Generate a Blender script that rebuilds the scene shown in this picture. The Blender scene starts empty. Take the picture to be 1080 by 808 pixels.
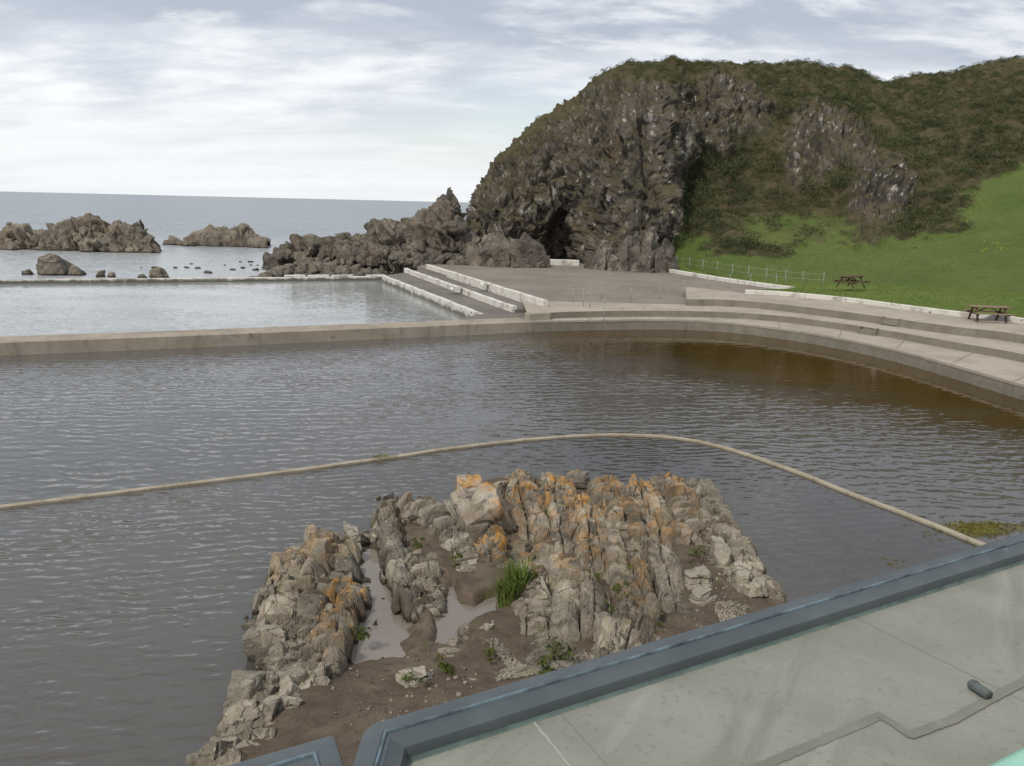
import bpy, math, random
import numpy as np
from mathutils import Vector, Matrix

random.seed(7)
RNG = np.random.default_rng(11)
SC = bpy.context.scene
COL = SC.collection

# ------------------------------------------------------------------ camera
F = 899.0; H = 6.5
PIT = math.radians(11.9); ROLL = math.radians(1.35)
fv = np.array((0, math.cos(PIT), -math.sin(PIT)))
U0 = np.array((0, math.sin(PIT), math.cos(PIT))); X0 = np.array((1.0, 0, 0))
rv = math.cos(ROLL) * X0 + math.sin(ROLL) * U0
uv = -math.sin(ROLL) * X0 + math.cos(ROLL) * U0
CAM = np.array((0, 0, H))

def at(px, py, z):
    d = rv * (px - 540) / F + uv * (404 - py) / F + fv
    t = (z - H) / d[2]
    return (d[0] * t, d[1] * t)
def at3(px, py, z):
    x, y = at(px, py, z); return (x, y, z)
def atY(px, py, Y):
    d = rv * (px - 540) / F + uv * (404 - py) / F + fv
    t = Y / d[1]
    return np.array((d[0] * t, Y, H + d[2] * t))
def proj(P):
    v = P - CAM
    w = v @ fv
    return 540 + F * (v @ rv) / w, 404 - F * (v @ uv) / w

cam_d = bpy.data.cameras.new('camera'); cam = bpy.data.objects.new('camera', cam_d); COL.objects.link(cam)
M = Matrix(((rv[0], uv[0], -fv[0], 0), (rv[1], uv[1], -fv[1], 0), (rv[2], uv[2], -fv[2], H), (0, 0, 0, 1)))
cam.matrix_world = M
cam_d.sensor_fit = 'HORIZONTAL'; cam_d.sensor_width = 36.0; cam_d.lens = F / 1080 * 36.0
cam_d.clip_start = 0.05; cam_d.clip_end = 60000
SC.camera = cam

# ------------------------------------------------------------------ numpy noise
def _hash(ix, iy, iz, seed):
    u = np.uint32
    h = ix.astype(u) * u(374761393) + iy.astype(u) * u(668265263) + iz.astype(u) * u(2147483647) + u(seed * 1274126177 & 0xFFFFFFFF)
    h = (h ^ (h >> u(13))) * u(1274126177)
    h = (h ^ (h >> u(16))) * u(2246822519)
    return (h ^ (h >> u(15))) & u(0xFFFFFF)
def hashf(ix, iy, iz, seed=0):
    return _hash(ix, iy, iz, seed).astype(np.float64) / float(0xFFFFFF)
def vnoise(P, seed=0):
    I = np.floor(P).astype(np.int64); f = P - I
    u = f * f * f * (f * (f * 6 - 15) + 10)
    out = 0
    for dx in (0, 1):
        wx = u[:, 0] if dx else 1 - u[:, 0]
        for dy in (0, 1):
            wy = u[:, 1] if dy else 1 - u[:, 1]
            for dz in (0, 1):
                wz = u[:, 2] if dz else 1 - u[:, 2]
                h = _hash(I[:, 0] + dx, I[:, 1] + dy, I[:, 2] + dz, seed)
                h = h.astype(np.int32); g = ((h & 255) / 127.5 - 1) * (f[:, 0] - dx) + (((h >> 8) & 255) / 127.5 - 1) * (f[:, 1] - dy) + (((h >> 16) & 255) / 127.5 - 1) * (f[:, 2] - dz)
                out = out + wx * wy * wz * g
    return out * 1.6
def fbm(P, octs=4, seed=0, gain=0.5):
    a = 1.0; s = 0; n = 0
    for o in range(octs):
        s = s + a * vnoise(P * (2.03 ** o) + o * 17.3, seed + o); n += a; a *= gain
    return s / n
def ridged(P, octs=4, seed=0):
    a = 1.0; s = 0; n = 0
    for o in range(octs):
        s = s + a * (1 - np.abs(vnoise(P * (2.03 ** o) + o * 9.1, seed + o)) * 2); n += a; a *= 0.5
    return s / n
def cells(P, seed=0):
    """cellular noise: (F2-F1, facet offset) with flat tilted facets per cell"""
    I = np.floor(P).astype(np.int64)
    n = len(P)
    d1 = np.full(n, 1e9); d2 = np.full(n, 1e9); off = np.zeros(n)
    for dx in (-1, 0, 1):
        for dy in (-1, 0, 1):
            for dz in (-1, 0, 1):
                cx, cy, cz = I[:, 0] + dx, I[:, 1] + dy, I[:, 2] + dz
                q = np.stack((cx + hashf(cx, cy, cz, seed), cy + hashf(cx, cy, cz, seed + 1), cz + hashf(cx, cy, cz, seed + 2)), 1)
                r = P - q
                d = (r * r).sum(1)
                tilt = (hashf(cx, cy, cz, seed + 3) * 2 - 1) * r[:, 0] + (hashf(cx, cy, cz, seed + 4) * 2 - 1) * r[:, 1] + (hashf(cx, cy, cz, seed + 5) * 2 - 1) * r[:, 2]
                o = (hashf(cx, cy, cz, seed + 6) * 2 - 1) + 1.3 * tilt
                near = d < d1
                d2 = np.where(near, d1, np.minimum(d2, d)); off = np.where(near, o, off); d1 = np.where(near, d, d1)
    return np.sqrt(d2) - np.sqrt(d1), off
def sstep(a, b, x):
    t = np.clip((x - a) / (b - a), 0, 1); return t * t * (3 - 2 * t)

# ------------------------------------------------------------------ mesh helpers
def make_mesh(name, V, Fc, mat=None, parent=None, smooth=True, attrs=None):
    """V (n,3); Fc (m,k) array with constant k, or list of lists"""
    me = bpy.data.meshes.new(name)
    V = np.asarray(V, dtype=np.float32)
    if isinstance(Fc, np.ndarray):
        m, k = Fc.shape
        me.vertices.add(len(V)); me.vertices.foreach_set('co', V.ravel())
        me.loops.add(m * k); me.loops.foreach_set('vertex_index', Fc.astype(np.int32).ravel())
        me.polygons.add(m); me.polygons.foreach_set('loop_start', np.arange(0, m * k, k, dtype=np.int32))
        me.polygons.foreach_set('use_smooth', np.full(m, smooth))
        me.update(calc_edges=True)
    else:
        me.from_pydata([tuple(map(float, v)) for v in V], [], Fc); me.update()
        me.polygons.foreach_set('use_smooth', [smooth] * len(me.polygons))
    for k, v in (attrs or {}).items():
        a = me.attributes.new(k, 'FLOAT', 'POINT'); a.data.foreach_set('value', np.asarray(v, dtype=np.float32))
    me.validate()
    ob = bpy.data.objects.new(name, me); COL.objects.link(ob)
    if mat: me.materials.append(mat)
    if parent: ob.parent = parent
    return ob
def tag(o, label, cat, group=None):
    o['label'] = label; o['category'] = cat
    if group: o['group'] = group
    return o
def struct(o): o['kind'] = 'structure'; return o
def stuff(o, label=None, cat=None):
    o['kind'] = 'stuff'
    if label: o['label'] = label; o['category'] = cat
    return o
def empty(name, loc, rz=0.0):
    o = bpy.data.objects.new(name, None); COL.objects.link(o)
    o.location = loc; o.rotation_euler = (0, 0, rz); o.empty_display_size = 0.2
    return o

class MB:
    def __init__(s): s.v = []; s.f = []
    def add(s, vs, fs):
        b = len(s.v); s.v += [tuple(map(float, v)) for v in vs]; s.f += [[i + b for i in f] for f in fs]; return s
    def box(s, c, d, R=None):
        hx, hy, hz = d[0] / 2, d[1] / 2, d[2] / 2
        vs = [Vector((x * hx, y * hy, z * hz)) for z in (-1, 1) for y in (-1, 1) for x in (-1, 1)]
        if R is not None: vs = [R @ v for v in vs]
        vs = [(v[0] + c[0], v[1] + c[1], v[2] + c[2]) for v in vs]
        return s.add(vs, [[0, 2, 3, 1], [4, 5, 7, 6], [0, 1, 5, 4], [2, 6, 7, 3], [0, 4, 6, 2], [1, 3, 7, 5]])
    def beam(s, a, b, w, h):
        a = Vector(a); b = Vector(b); d = b - a
        R = d.to_track_quat('X', 'Z').to_matrix()
        return s.box((a + b) / 2, (d.length, w, h), R)
    def tube(s, pts, r, n=8, cap=True):
        pts = [Vector(p) for p in pts]; base = len(s.v)
        for i, p in enumerate(pts):
            d = (pts[min(i + 1, len(pts) - 1)] - pts[max(i - 1, 0)]).normalized()
            ref = Vector((0, 0, 1)) if abs(d.z) < .9 else Vector((1, 0, 0))
            a = d.cross(ref).normalized(); b = d.cross(a)
            rr = r[i] if isinstance(r, (list, tuple)) else r
            for k in range(n):
                t = 2 * math.pi * k / n; s.v.append(tuple(p + (a * math.cos(t) + b * math.sin(t)) * rr))
        for i in range(len(pts) - 1):
            for k in range(n):
                q = base + i * n
                s.f.append([q + k, q + (k + 1) % n, q + n + (k + 1) % n, q + n + k])
        if cap:
            s.f.append([base + k for k in range(n)][::-1]); e = base + (len(pts) - 1) * n; s.f.append([e + k for k in range(n)])
        return s
    def prism(s, poly, z0, z1):
        n = len(poly)
        area = sum(poly[i][0] * poly[(i + 1) % n][1] - poly[(i + 1) % n][0] * poly[i][1] for i in range(n))
        if area < 0: poly = poly[::-1]
        zt = z1 if isinstance(z1, (list, tuple)) else [z1] * n
        vs = [(p[0], p[1], z0) for p in poly] + [(p[0], p[1], zt[i]) for i, p in enumerate(poly)]
        fs = [list(range(n))[::-1], list(range(n, 2 * n))] + [[i, (i + 1) % n, n + (i + 1) % n, n + i] for i in range(n)]
        return s.add(vs, fs)
    def build(s, name, mat, parent=None, bevel=0.0, smooth=False):
        o = make_mesh(name, np.array(s.v), s.f, mat, parent, smooth)
        if bevel:
            m = o.modifiers.new('bevel', 'BEVEL'); m.width = bevel; m.segments = 2; m.limit_method = 'ANGLE'; m.angle_limit = math.radians(35)
        return o
def spline(pts, step):
    """Catmull-Rom resample of a polyline (any dimension)"""
    P = np.array(pts, float); P = np.vstack((2 * P[0] - P[1], P, 2 * P[-1] - P[-2])); out = []
    for i in range(1, len(P) - 2):
        n = max(2, int(np.linalg.norm(P[i + 1] - P[i]) / step))
        for k in range(n):
            t = k / n
            out.append(0.5 * (2 * P[i] + (P[i + 1] - P[i - 1]) * t + (2 * P[i - 1] - 5 * P[i] + 4 * P[i + 1] - P[i + 2]) * t * t + (3 * P[i] - P[i - 1] - 3 * P[i + 1] + P[i + 2]) * t ** 3))
    out.append(P[-2]); return np.array(out)
def normals2(C):
    d = np.gradient(C[:, :2], axis=0); d /= np.linalg.norm(d, axis=1)[:, None]
    return np.stack((-d[:, 1], d[:, 0]), 1)
def sweep(name, C, prof, mat, parent=None, smooth=False, closed=True):
    """C (n,2 or 3) path, prof list of (offset along left normal, z)"""
    N = normals2(C); n = len(C); k = len(prof)
    zz = C[:, 2] if C.shape[1] > 2 else np.zeros(n)
    V = np.array([(C[i, 0] + N[i, 0] * o, C[i, 1] + N[i, 1] * o, zz[i] + z) for i in range(n) for (o, z) in prof])
    fs = []
    for i in range(n - 1):
        for j in range(k if closed else k - 1):
            a = i * k + j; b = i * k + (j + 1) % k
            fs.append([a, b, b + k, a + k])
    if closed: fs.append(list(range(k))[::-1]); fs.append(list(range((n - 1) * k, n * k)))
    return make_mesh(name, V, fs, mat, parent, smooth)
def strip(name, A, B, z, mat, zb=None):
    """flat strip between two equally sampled curves with vertical skirt down to zb on side A"""
    n = len(A)
    V = [(a[0], a[1], z) for a in A] + [(b[0], b[1], z) for b in B]
    fs = [[i, i + 1, n + i + 1, n + i] for i in range(n - 1)]
    if zb is not None:
        V += [(a[0], a[1], zb) for a in A]
        fs += [[i + 1, i, 2 * n + i, 2 * n + i + 1] for i in range(n - 1)]
    return make_mesh(name, np.array(V), fs, mat, None, False)
def inside(poly, X, Y):
    r = np.zeros(X.shape, bool); n = len(poly)
    for i in range(n):
        x1, y1 = poly[i]; x2, y2 = poly[(i + 1) % n]
        c = ((y1 > Y) != (y2 > Y)) & (X < (x2 - x1) * (Y - y1) / (y2 - y1 + 1e-12) + x1); r ^= c
    return r
def sdist(poly, X, Y):
    d = np.full(X.shape, 1e9); n = len(poly)
    for i in range(n):
        a = np.array(poly[i]); b = np.array(poly[(i + 1) % n]); e = b - a
        t = np.clip(((X - a[0]) * e[0] + (Y - a[1]) * e[1]) / (e @ e + 1e-12), 0, 1)
        d = np.minimum(d, np.hypot(X - a[0] - t * e[0], Y - a[1] - t * e[1]))
    return np.where(inside(poly, X, Y), d, -d)
def grid_faces(nu, nv):
    a = np.arange(nu * nv).reshape(nu, nv)
    return np.stack((a[:-1, :-1], a[1:, :-1], a[1:, 1:], a[:-1, 1:]), -1).reshape(-1, 4)

# ------------------------------------------------------------------ materials
class NT:
    def __init__(s, name):
        s.m = bpy.data.materials.new(name); s.m.use_nodes = True; s.t = s.m.node_tree; s.t.nodes.clear()
        s.out = s.n('ShaderNodeOutputMaterial'); s.b = s.n('ShaderNodeBsdfPrincipled')
        s.t.links.new(s.b.outputs[0], s.out.inputs[0])
        s.geo = None
    def n(s, t, **kw):
        x = s.t.nodes.new(t)
        for k, v in kw.items(): setattr(x, k, v)
        return x
    def set(s, sock, v):
        if hasattr(v, 'is_linked') or isinstance(v, bpy.types.NodeSocket): s.t.links.new(v, sock)
        else:
            if isinstance(v, tuple) and len(v) == 3 and sock.type == 'RGBA': v = (*v, 1)
            sock.default_value = v
    def pos(s):
        if not s.geo: s.geo = s.n('ShaderNodeNewGeometry')
        return s.geo.outputs['Position']
    def scaled(s, v, sc):
        m = s.n('ShaderNodeVectorMath', operation='MULTIPLY'); s.set(m.inputs[0], v); m.inputs[1].default_value = sc if isinstance(sc, tuple) else (sc,) * 3
        return m.outputs[0]
    def noise(s, scale, detail=4, rough=.55, vec=None, dist=0.0, out='Fac'):
        x = s.n('ShaderNodeTexNoise'); x.inputs['Scale'].default_value = 1.0; x.inputs['Detail'].default_value = detail
        x.inputs['Roughness'].default_value = rough; x.inputs['Distortion'].default_value = dist
        s.set(x.inputs['Vector'], s.scaled(vec if vec is not None else s.pos(), scale)); return x.outputs[out]
    def vor(s, scale, feature='F1', vec=None, out='Distance'):
        x = s.n('ShaderNodeTexVoronoi', feature=feature); x.inputs['Scale'].default_value = 1.0
        s.set(x.inputs['Vector'], s.scaled(vec if vec is not None else s.pos(), scale)); return x.outputs[out]
    def ramp(s, v, a, b, lo=0.0, hi=1.0):
        x = s.n('ShaderNodeMapRange', interpolation_type='SMOOTHSTEP')
        s.set(x.inputs[0], v); x.inputs[1].default_value = a; x.inputs[2].default_value = b; x.inputs[3].default_value = lo; x.inputs[4].default_value = hi
        return x.outputs[0]
    def math(s, op, a, b=0.0):
        x = s.n('ShaderNodeMath', operation=op); s.set(x.inputs[0], a); s.set(x.inputs[1], b); return x.outputs[0]
    def mix(s, f, a, b, blend='MIX'):
        x = s.n('ShaderNodeMix', data_type='RGBA', blend_type=blend)
        s.set(x.inputs[0], f); s.set(x.inputs[6], a); s.set(x.inputs[7], b); return x.outputs[2]
    def attr(s, name):
        x = s.n('ShaderNodeAttribute', attribute_name=name); return x.outputs['Fac']
    def bump(s, h, strength=.5, dist=.02, prev=None):
        x = s.n('ShaderNodeBump'); x.inputs['Strength'].default_value = strength; x.inputs['Distance'].default_value = dist
        s.set(x.inputs['Height'], h)
        if prev is not None: s.set(x.inputs['Normal'], prev)
        return x.outputs[0]
    def sep(s, v):
        x = s.n('ShaderNodeSeparateXYZ'); s.set(x.inputs[0], v); return x.outputs
    def fin(s, col, rough=.8, normal=None, spec=None):
        s.set(s.b.inputs['Base Color'], col); s.set(s.b.inputs['Roughness'], rough)
        if normal is not None: s.set(s.b.inputs['Normal'], normal)
        if spec is not None: s.b.inputs['Specular IOR Level'].default_value = spec
        return s.m

def rock_mat(name, dark, mid, pale, brown, lich=True, sc=1.0, wet=None, cr=.45):
    t = NT(name)
    c = t.mix(t.ramp(t.noise(1.3 * sc, 5), .35, .68), mid, pale)
    c = t.mix(t.ramp(t.noise(3.1 * sc, 6, .65), .5, .72), c, dark)
    c = t.mix(t.ramp(t.noise(.8 * sc, 4), .5, .7, 0, .75), c, brown)
    c = t.mix(t.ramp(t.noise(22 * sc, 3), .55, .75, 0, .6), c, dark)
    c = t.mix(t.ramp(t.noise(17 * sc, 4), .58, .72, 0, .5), c, pale)
    wv = t.n('ShaderNodeVectorMath', operation='ADD'); t.set(wv.inputs[0], t.pos()); t.set(wv.inputs[1], t.scaled(t.noise(2.2 * sc, 4, .6, None, 0, 'Color'), .5 / sc))
    ck = t.vor((1.5 * sc, .9 * sc, 1.1 * sc), 'DISTANCE_TO_EDGE', wv.outputs[0])
    crack = t.math('MULTIPLY', t.ramp(ck, .022, .006), t.ramp(t.noise(1.3 * sc, 4, .6), .44, .54))
    tone = t.attr('tone')
    c = t.mix(t.ramp(tone, .5, 1.0), c, t.mix(.55, c, pale))
    c = t.mix(t.ramp(tone, .5, 0.0), c, t.mix(.6, c, dark))
    if lich:
        l = t.math('MULTIPLY', t.attr('lichen'), t.ramp(t.noise(3.6, 6, .68), .44, .58))
        oc = t.mix(t.ramp(t.noise(14, 4), .35, .65), (.52, .235, .024), (.30, .155, .04))
        c = t.mix(t.math('MULTIPLY', l, .85), c, oc)
        c = t.mix(t.ramp(t.vor(9, 'F1'), .14, .08, 0, .55), c, (.55, .53, .48))
        c = t.mix(t.math('MULTIPLY', t.ramp(t.noise(2.3, 5), .6, .7), .5), c, (.09, .085, .03))
    if wet is not None:
        z = t.sep(t.pos())[2]
        zz = t.math('ADD', z, t.math('MULTIPLY', t.noise(4, 3), .12))
        c = t.mix(t.ramp(zz, wet + .1, wet - .02, 0, .8), c, (.035, .03, .02))
    c = t.mix(t.math('MULTIPLY', crack, cr), c, tuple(x * .5 for x in dark))
    b = t.bump(t.noise(13 * sc, 8, .72), .8, .03 / sc)
    b = t.bump(crack, min(1, cr * 2), -.035 / sc, b)
    return t.fin(c, .9, b, .25)
M_ROCK = rock_mat('outcrop_rock', (.042, .037, .030), (.136, .119, .093), (.325, .29, .23), (.11, .08, .053), wet=.12)
M_SLAB = rock_mat('slab_rock', (.06, .052, .043), (.20, .175, .14), (.36, .32, .26), (.15, .11, .075), wet=.1, cr=.22)
M_SEAROCK = rock_mat('sea_rock', (.042, .038, .034), (.115, .098, .078), (.22, .19, .148), (.11, .076, .05), False, .25, wet=-.6)
M_SPUR = rock_mat('spur_rock', (.030, .028, .026), (.076, .066, .054), (.175, .152, .12), (.085, .058, .04), False, .35)
M_FOOT = rock_mat('fallen_rock', (.038, .034, .030), (.095, .080, .065), (.20, .17, .135), (.115, .072, .048), False, .6)
M_BUTT = rock_mat('buttress_rock', (.030, .027, .024), (.085, .073, .061), (.23, .20, .17), (.095, .07, .048), False, .6)

def concrete(name, base, stain, dark, sc=1.0, streak=0.0, rough=.85):
    t = NT(name)
    c = t.mix(t.ramp(t.noise(.55 * sc, 5), .35, .68), base, stain)
    c = t.mix(t.ramp(t.noise(2.6 * sc, 6, .65), .52, .75, 0, .8), c, dark)
    c = t.mix(t.ramp(t.noise(18 * sc, 4), .45, .75, 0, .35), c, dark)
    if streak:
        c = t.mix(t.ramp(t.noise((1.6 * sc, 1.6 * sc, .25), 6, .7), .5, .72, 0, streak), c, dark)
    b = t.bump(t.noise(25 * sc, 6, .65), .35, .015)
    return t.fin(c, rough, b, .3)
M_CONC = concrete('terrace_concrete', (.345, .30, .245), (.275, .24, .195), (.18, .155, .125))
M_RISER = concrete('riser_concrete', (.21, .19, .155), (.165, .148, .118), (.11, .10, .078), 1.5, .5)
M_WALLC = concrete('causeway_concrete', (.32, .275, .22), (.25, .21, .165), (.13, .11, .085), 1.0, .6)
M_PLAT = concrete('platform_concrete', (.195, .167, .14), (.15, .128, .106), (.26, .225, .19), .45)
M_STEP = concrete('step_concrete', (.16, .14, .125), (.12, .105, .09), (.08, .07, .06), .6)
M_KERB = concrete('kerb_concrete', (.33, .29, .225), (.25, .21, .15), (.10, .085, .055), 2.5)

def white_mat():
    t = NT('weathered_whitewash')
    c = t.mix(t.ramp(t.noise(1.1, 6, .65), .5, .66), (.54, .52, .475), (.33, .30, .26))
    c = t.mix(t.ramp(t.noise(3.3, 5, .7), .58, .68), c, (.10, .09, .075))
    zz = t.math('ADD', t.sep(t.pos())[2], t.math('MULTIPLY', t.math('SUBTRACT', t.noise(1.6, 6, .7), .5), .9))
    c = t.mix(t.ramp(zz, .38, .12, 0, .9), c, (.085, .08, .062))
    return t.fin(c, .85, t.bump(t.noise(15, 5), .4, .02), .3)
M_WHITE = white_mat()

def water_mat(name, base, sx, sy, amp, rough, patch=.5, ang=.0, calm=None, trains=()):
    t = NT(name)
    mp = t.n('ShaderNodeMapping'); t.set(mp.inputs['Vector'], t.pos()); mp.inputs['Rotation'].default_value = (0, 0, ang)
    v = mp.outputs[0]
    n1 = t.noise((sx, sy, 1), 2, .5, v, .6, 'Color')
    n2 = t.noise((sx * 2.7, sy * 2.2, 1), 2, .5, v, .3, 'Color')
    def off(n, k):
        a = t.n('ShaderNodeVectorMath', operation='SUBTRACT'); t.set(a.inputs[0], n); a.inputs[1].default_value = (.5, .5, .5)
        return t.scaled(a.outputs[0], k)
    a1 = off(n1, (amp * .6, amp, 0)); a2 = off(n2, (amp * .6, amp * .75, 0))
    s = t.n('ShaderNodeVectorMath', operation='ADD'); t.set(s.inputs[0], a1); t.set(s.inputs[1], a2)
    for wi, (wl, deg, wa) in enumerate(trains):
        q = math.radians(deg); kx, ky = math.cos(q), math.sin(q)
        dt = t.n('ShaderNodeVectorMath', operation='DOT_PRODUCT'); t.set(dt.inputs[0], t.pos()); dt.inputs[1].default_value = (kx * 6.283 / wl, ky * 6.283 / wl, 0)
        ph = t.math('ADD', dt.outputs['Value'], t.math('MULTIPLY', t.noise(.9 + .37 * wi, 3, .5), 9.0 + 2 * wi))
        am = t.math('MULTIPLY', t.math('SINE', ph), t.ramp(t.noise(.45 + .2 * wi, 2), .32, .62, .1, 1.0))
        vs_ = t.n('ShaderNodeVectorMath', operation='SCALE'); vs_.inputs[0].default_value = (kx * wa, ky * wa, 0); t.set(vs_.inputs['Scale'], am)
        s2 = t.n('ShaderNodeVectorMath', operation='ADD'); t.set(s2.inputs[0], s.outputs[0]); t.set(s2.inputs[1], vs_.outputs[0]); s = s2
    g = t.n('ShaderNodeVectorMath', operation='SCALE'); t.set(g.inputs[0], s.outputs[0])
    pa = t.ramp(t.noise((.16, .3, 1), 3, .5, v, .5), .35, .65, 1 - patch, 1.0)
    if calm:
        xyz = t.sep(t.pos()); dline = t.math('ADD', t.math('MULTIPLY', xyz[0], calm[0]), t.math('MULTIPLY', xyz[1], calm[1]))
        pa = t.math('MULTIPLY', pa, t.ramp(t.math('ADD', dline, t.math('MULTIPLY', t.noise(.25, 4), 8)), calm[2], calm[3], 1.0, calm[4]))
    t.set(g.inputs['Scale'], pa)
    e = t.n('ShaderNodeVectorMath', operation='ADD'); t.set(e.inputs[0], g.outputs[0]); e.inputs[1].default_value = (0, 0, 1)
    nn = t.n('ShaderNodeVectorMath', operation='NORMALIZE'); t.set(nn.inputs[0], e.outputs[0])
    t.b.inputs['IOR'].default_value = 1.33
    c = t.mix(t.ramp(t.noise((.09, .14, .1), 4), .35, .65), base, tuple(x * .75 for x in base))
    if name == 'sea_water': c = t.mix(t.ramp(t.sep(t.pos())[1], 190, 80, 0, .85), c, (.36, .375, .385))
    if calm: c = t.mix(t.ramp(t.math('ADD', dline, t.math('MULTIPLY', t.noise((.2, .35, .2), 5, .6), 10)), calm[2] - 1, calm[3] + 2), (.082, .077, .071), c)  # reflections put into base colour: brown where the hill mirrors, sky grey elsewhere
    return t.fin(c, rough, nn.outputs[0])
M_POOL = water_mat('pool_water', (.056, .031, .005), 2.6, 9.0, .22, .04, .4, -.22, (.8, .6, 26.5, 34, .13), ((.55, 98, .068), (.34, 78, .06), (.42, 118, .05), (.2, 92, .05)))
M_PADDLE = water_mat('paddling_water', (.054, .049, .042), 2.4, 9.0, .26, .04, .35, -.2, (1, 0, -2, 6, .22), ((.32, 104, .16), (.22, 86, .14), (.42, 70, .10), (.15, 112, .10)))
M_SEAPOOL = water_mat('sea_pool_water', (.26, .272, .262), 2.2, 7.5, .26, .08, .5, .1)
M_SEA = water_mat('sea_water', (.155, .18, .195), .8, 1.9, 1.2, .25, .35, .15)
M_PUDDLE = water_mat('puddle_water', (.21, .18, .155), 3, 5, .07, .04, .5)

def soil_mat():
    t = NT('brown_soil')
    c = t.mix(t.ramp(t.noise(1.6, 6, .6), .35, .7), (.086, .064, .046), (.138, .108, .078))
    c = t.mix(t.ramp(t.noise(6, 5), .5, .72, 0, .7), c, (.06, .04, .025))
    c = t.mix(t.ramp(t.vor(24), .16, .08, 0, .6), c, (.32, .26, .2))
    c = t.mix(t.ramp(t.noise(2.4, 5), .62, .72, 0, .7), c, (.075, .085, .025))
    return t.fin(c, .9, t.bump(t.noise(14, 8, .7), .9, .05), .2)
M_SOIL = soil_mat()

def grass_mat():
    t = NT('lawn_grass')
    c = t.mix(t.ramp(t.noise(.12, 4), .35, .65), (.092, .132, .029), (.118, .156, .038))
    c = t.mix(t.ramp(t.noise(.9, 5, .65), .42, .72, 0, .4), c, (.068, .10, .022))
    c = t.mix(t.ramp(t.noise((2.5, 2.5, 2.5), 4, .7), .6, .75, 0, .3), c, (.12, .125, .035))
    return t.fin(c, .95, t.bump(t.noise(6, 8, .75), .8, .12), .1)
M_GRASS = grass_mat()

def hill_mat():
    t = NT('hill_ground')
    pos = t.pos()
    tall = t.scaled(pos, (1, 1, .55))
    # rock
    r = t.mix(t.ramp(t.noise(.28, 6, .6, tall), .35, .66), (.160, .138, .115), (.068, .061, .055))
    r = t.mix(t.ramp(t.noise(.9, 6, .7, tall), .5, .75), r, (.29, .25, .205))
    r = t.mix(t.ramp(t.noise(.35, 4), .54, .68, 0, .7), r, (.175, .125, .085))
    r = t.mix(t.ramp(t.noise(1.15, 6, .72, tall), .565, .64), r, (.46, .44, .41))
    r = t.mix(t.ramp(t.noise(2.2, 5, .7), .58, .72, 0, .8), r, (.03, .028, .026))
    # heath on ledges and slopes
    h = t.mix(t.ramp(t.noise(.45, 5), .35, .68), (.092, .077, .043), (.064, .063, .029))
    h = t.mix(t.ramp(t.noise(1.6, 6, .7), .45, .75), h, (.115, .09, .05))
    h = t.mix(t.ramp(t.noise(3.5, 5, .7), .55, .75, 0, .8), h, (.038, .040, .017))
    nz = t.sep(t.geo.outputs['Normal'])[2]
    ledge = t.ramp(t.math('ADD', nz, t.math('MULTIPLY', t.noise(.7, 5, .65), .9)), .72, 1.0)
    rk = t.math('MULTIPLY', t.attr('rock'), t.math('SUBTRACT', 1.0, t.math('MULTIPLY', ledge, .85)))
    c = t.mix(rk, h, r)
    g = t.mix(t.ramp(t.noise(.2, 5), .35, .65), (.088, .126, .030), (.112, .144, .040))
    g = t.mix(t.ramp(t.noise(1.1, 6, .7), .45, .75, 0, .8), g, (.082, .105, .028))
    g = t.mix(t.ramp(t.noise(.5, 5), .58, .75, 0, .7), g, (.10, .10, .035))
    gm = t.ramp(t.math('ADD', t.attr('grass'), t.math('MULTIPLY', t.math('SUBTRACT', t.noise(.6, 6, .7), .5), .9)), .35, .65)
    c = t.mix(gm, c, g)
    b = t.bump(t.noise(1.4, 9, .75), 1.0, .35)
    b = t.bump(t.noise(6, 6, .7), .6, .1, b)
    return t.fin(c, .95, b, .15)
M_HILL = hill_mat()

def leaf_mat(name, a, b, c3):
    t = NT(name)
    v = t.attr('tone')
    c = t.mix(t.ramp(v, 0, .5), a, b); c = t.mix(t.ramp(v, .5, 1.0), c, c3)
    c = t.mix(t.ramp(t.noise(.35, 4), .4, .7, 0, .35), c, a)
    m = t.fin(c, .8, None, .2)
    return m
M_SCRUB = leaf_mat('scrub_leaves', (.042, .055, .021), (.066, .078, .029), (.125, .10, .052))
M_TUFT = leaf_mat('grass_blades', (.085, .128, .024), (.112, .152, .032), (.15, .156, .052))
M_MOSS = leaf_mat('moss', (.045, .07, .012), (.075, .10, .018), (.11, .11, .03))
M_FLOWER = leaf_mat('yellow_flowers', (.5, .36, .02), (.55, .42, .03), (.6, .45, .05))
M_ALGAE = leaf_mat('algae', (.10, .095, .02), (.16, .14, .035), (.2, .19, .06))

def simple(name, col, rough=.6, var=.15, sc=8, bump=.2, metal=0.0):
    t = NT(name)
    c = t.mix(t.ramp(t.noise(sc, 5, .6), .35, .7), col, tuple(x * (1 - var * 2) for x in col))
    t.b.inputs['Metallic'].default_value = metal
    return t.fin(c, rough, t.bump(t.noise(sc * 4, 4), bump, .01), .4)
M_POST = simple('painted_post', (.30, .29, .265), .6, .15)
M_WIRE = simple('galvanised_wire', (.35, .36, .36), .5)
def wood(name, a, b):
    t = NT(name)
    tc = t.n('ShaderNodeTexCoord').outputs['Object']
    c = t.mix(t.ramp(t.noise((1.5, 28, 28), 5, .6, tc), .35, .68), a, b)
    c = t.mix(t.ramp(t.noise(3, 4, .6, tc), .5, .75, 0, .5), c, tuple(x * .5 for x in a))
    return t.fin(c, .8, t.bump(t.noise((3, 60, 60), 4, .6, tc), .3, .01), .3)
M_WOODD = wood('dark_stained_wood', (.10, .055, .035), (.06, .034, .024))
M_WOODL = wood('weathered_wood', (.23, .16, .11), (.15, .10, .07))

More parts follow.
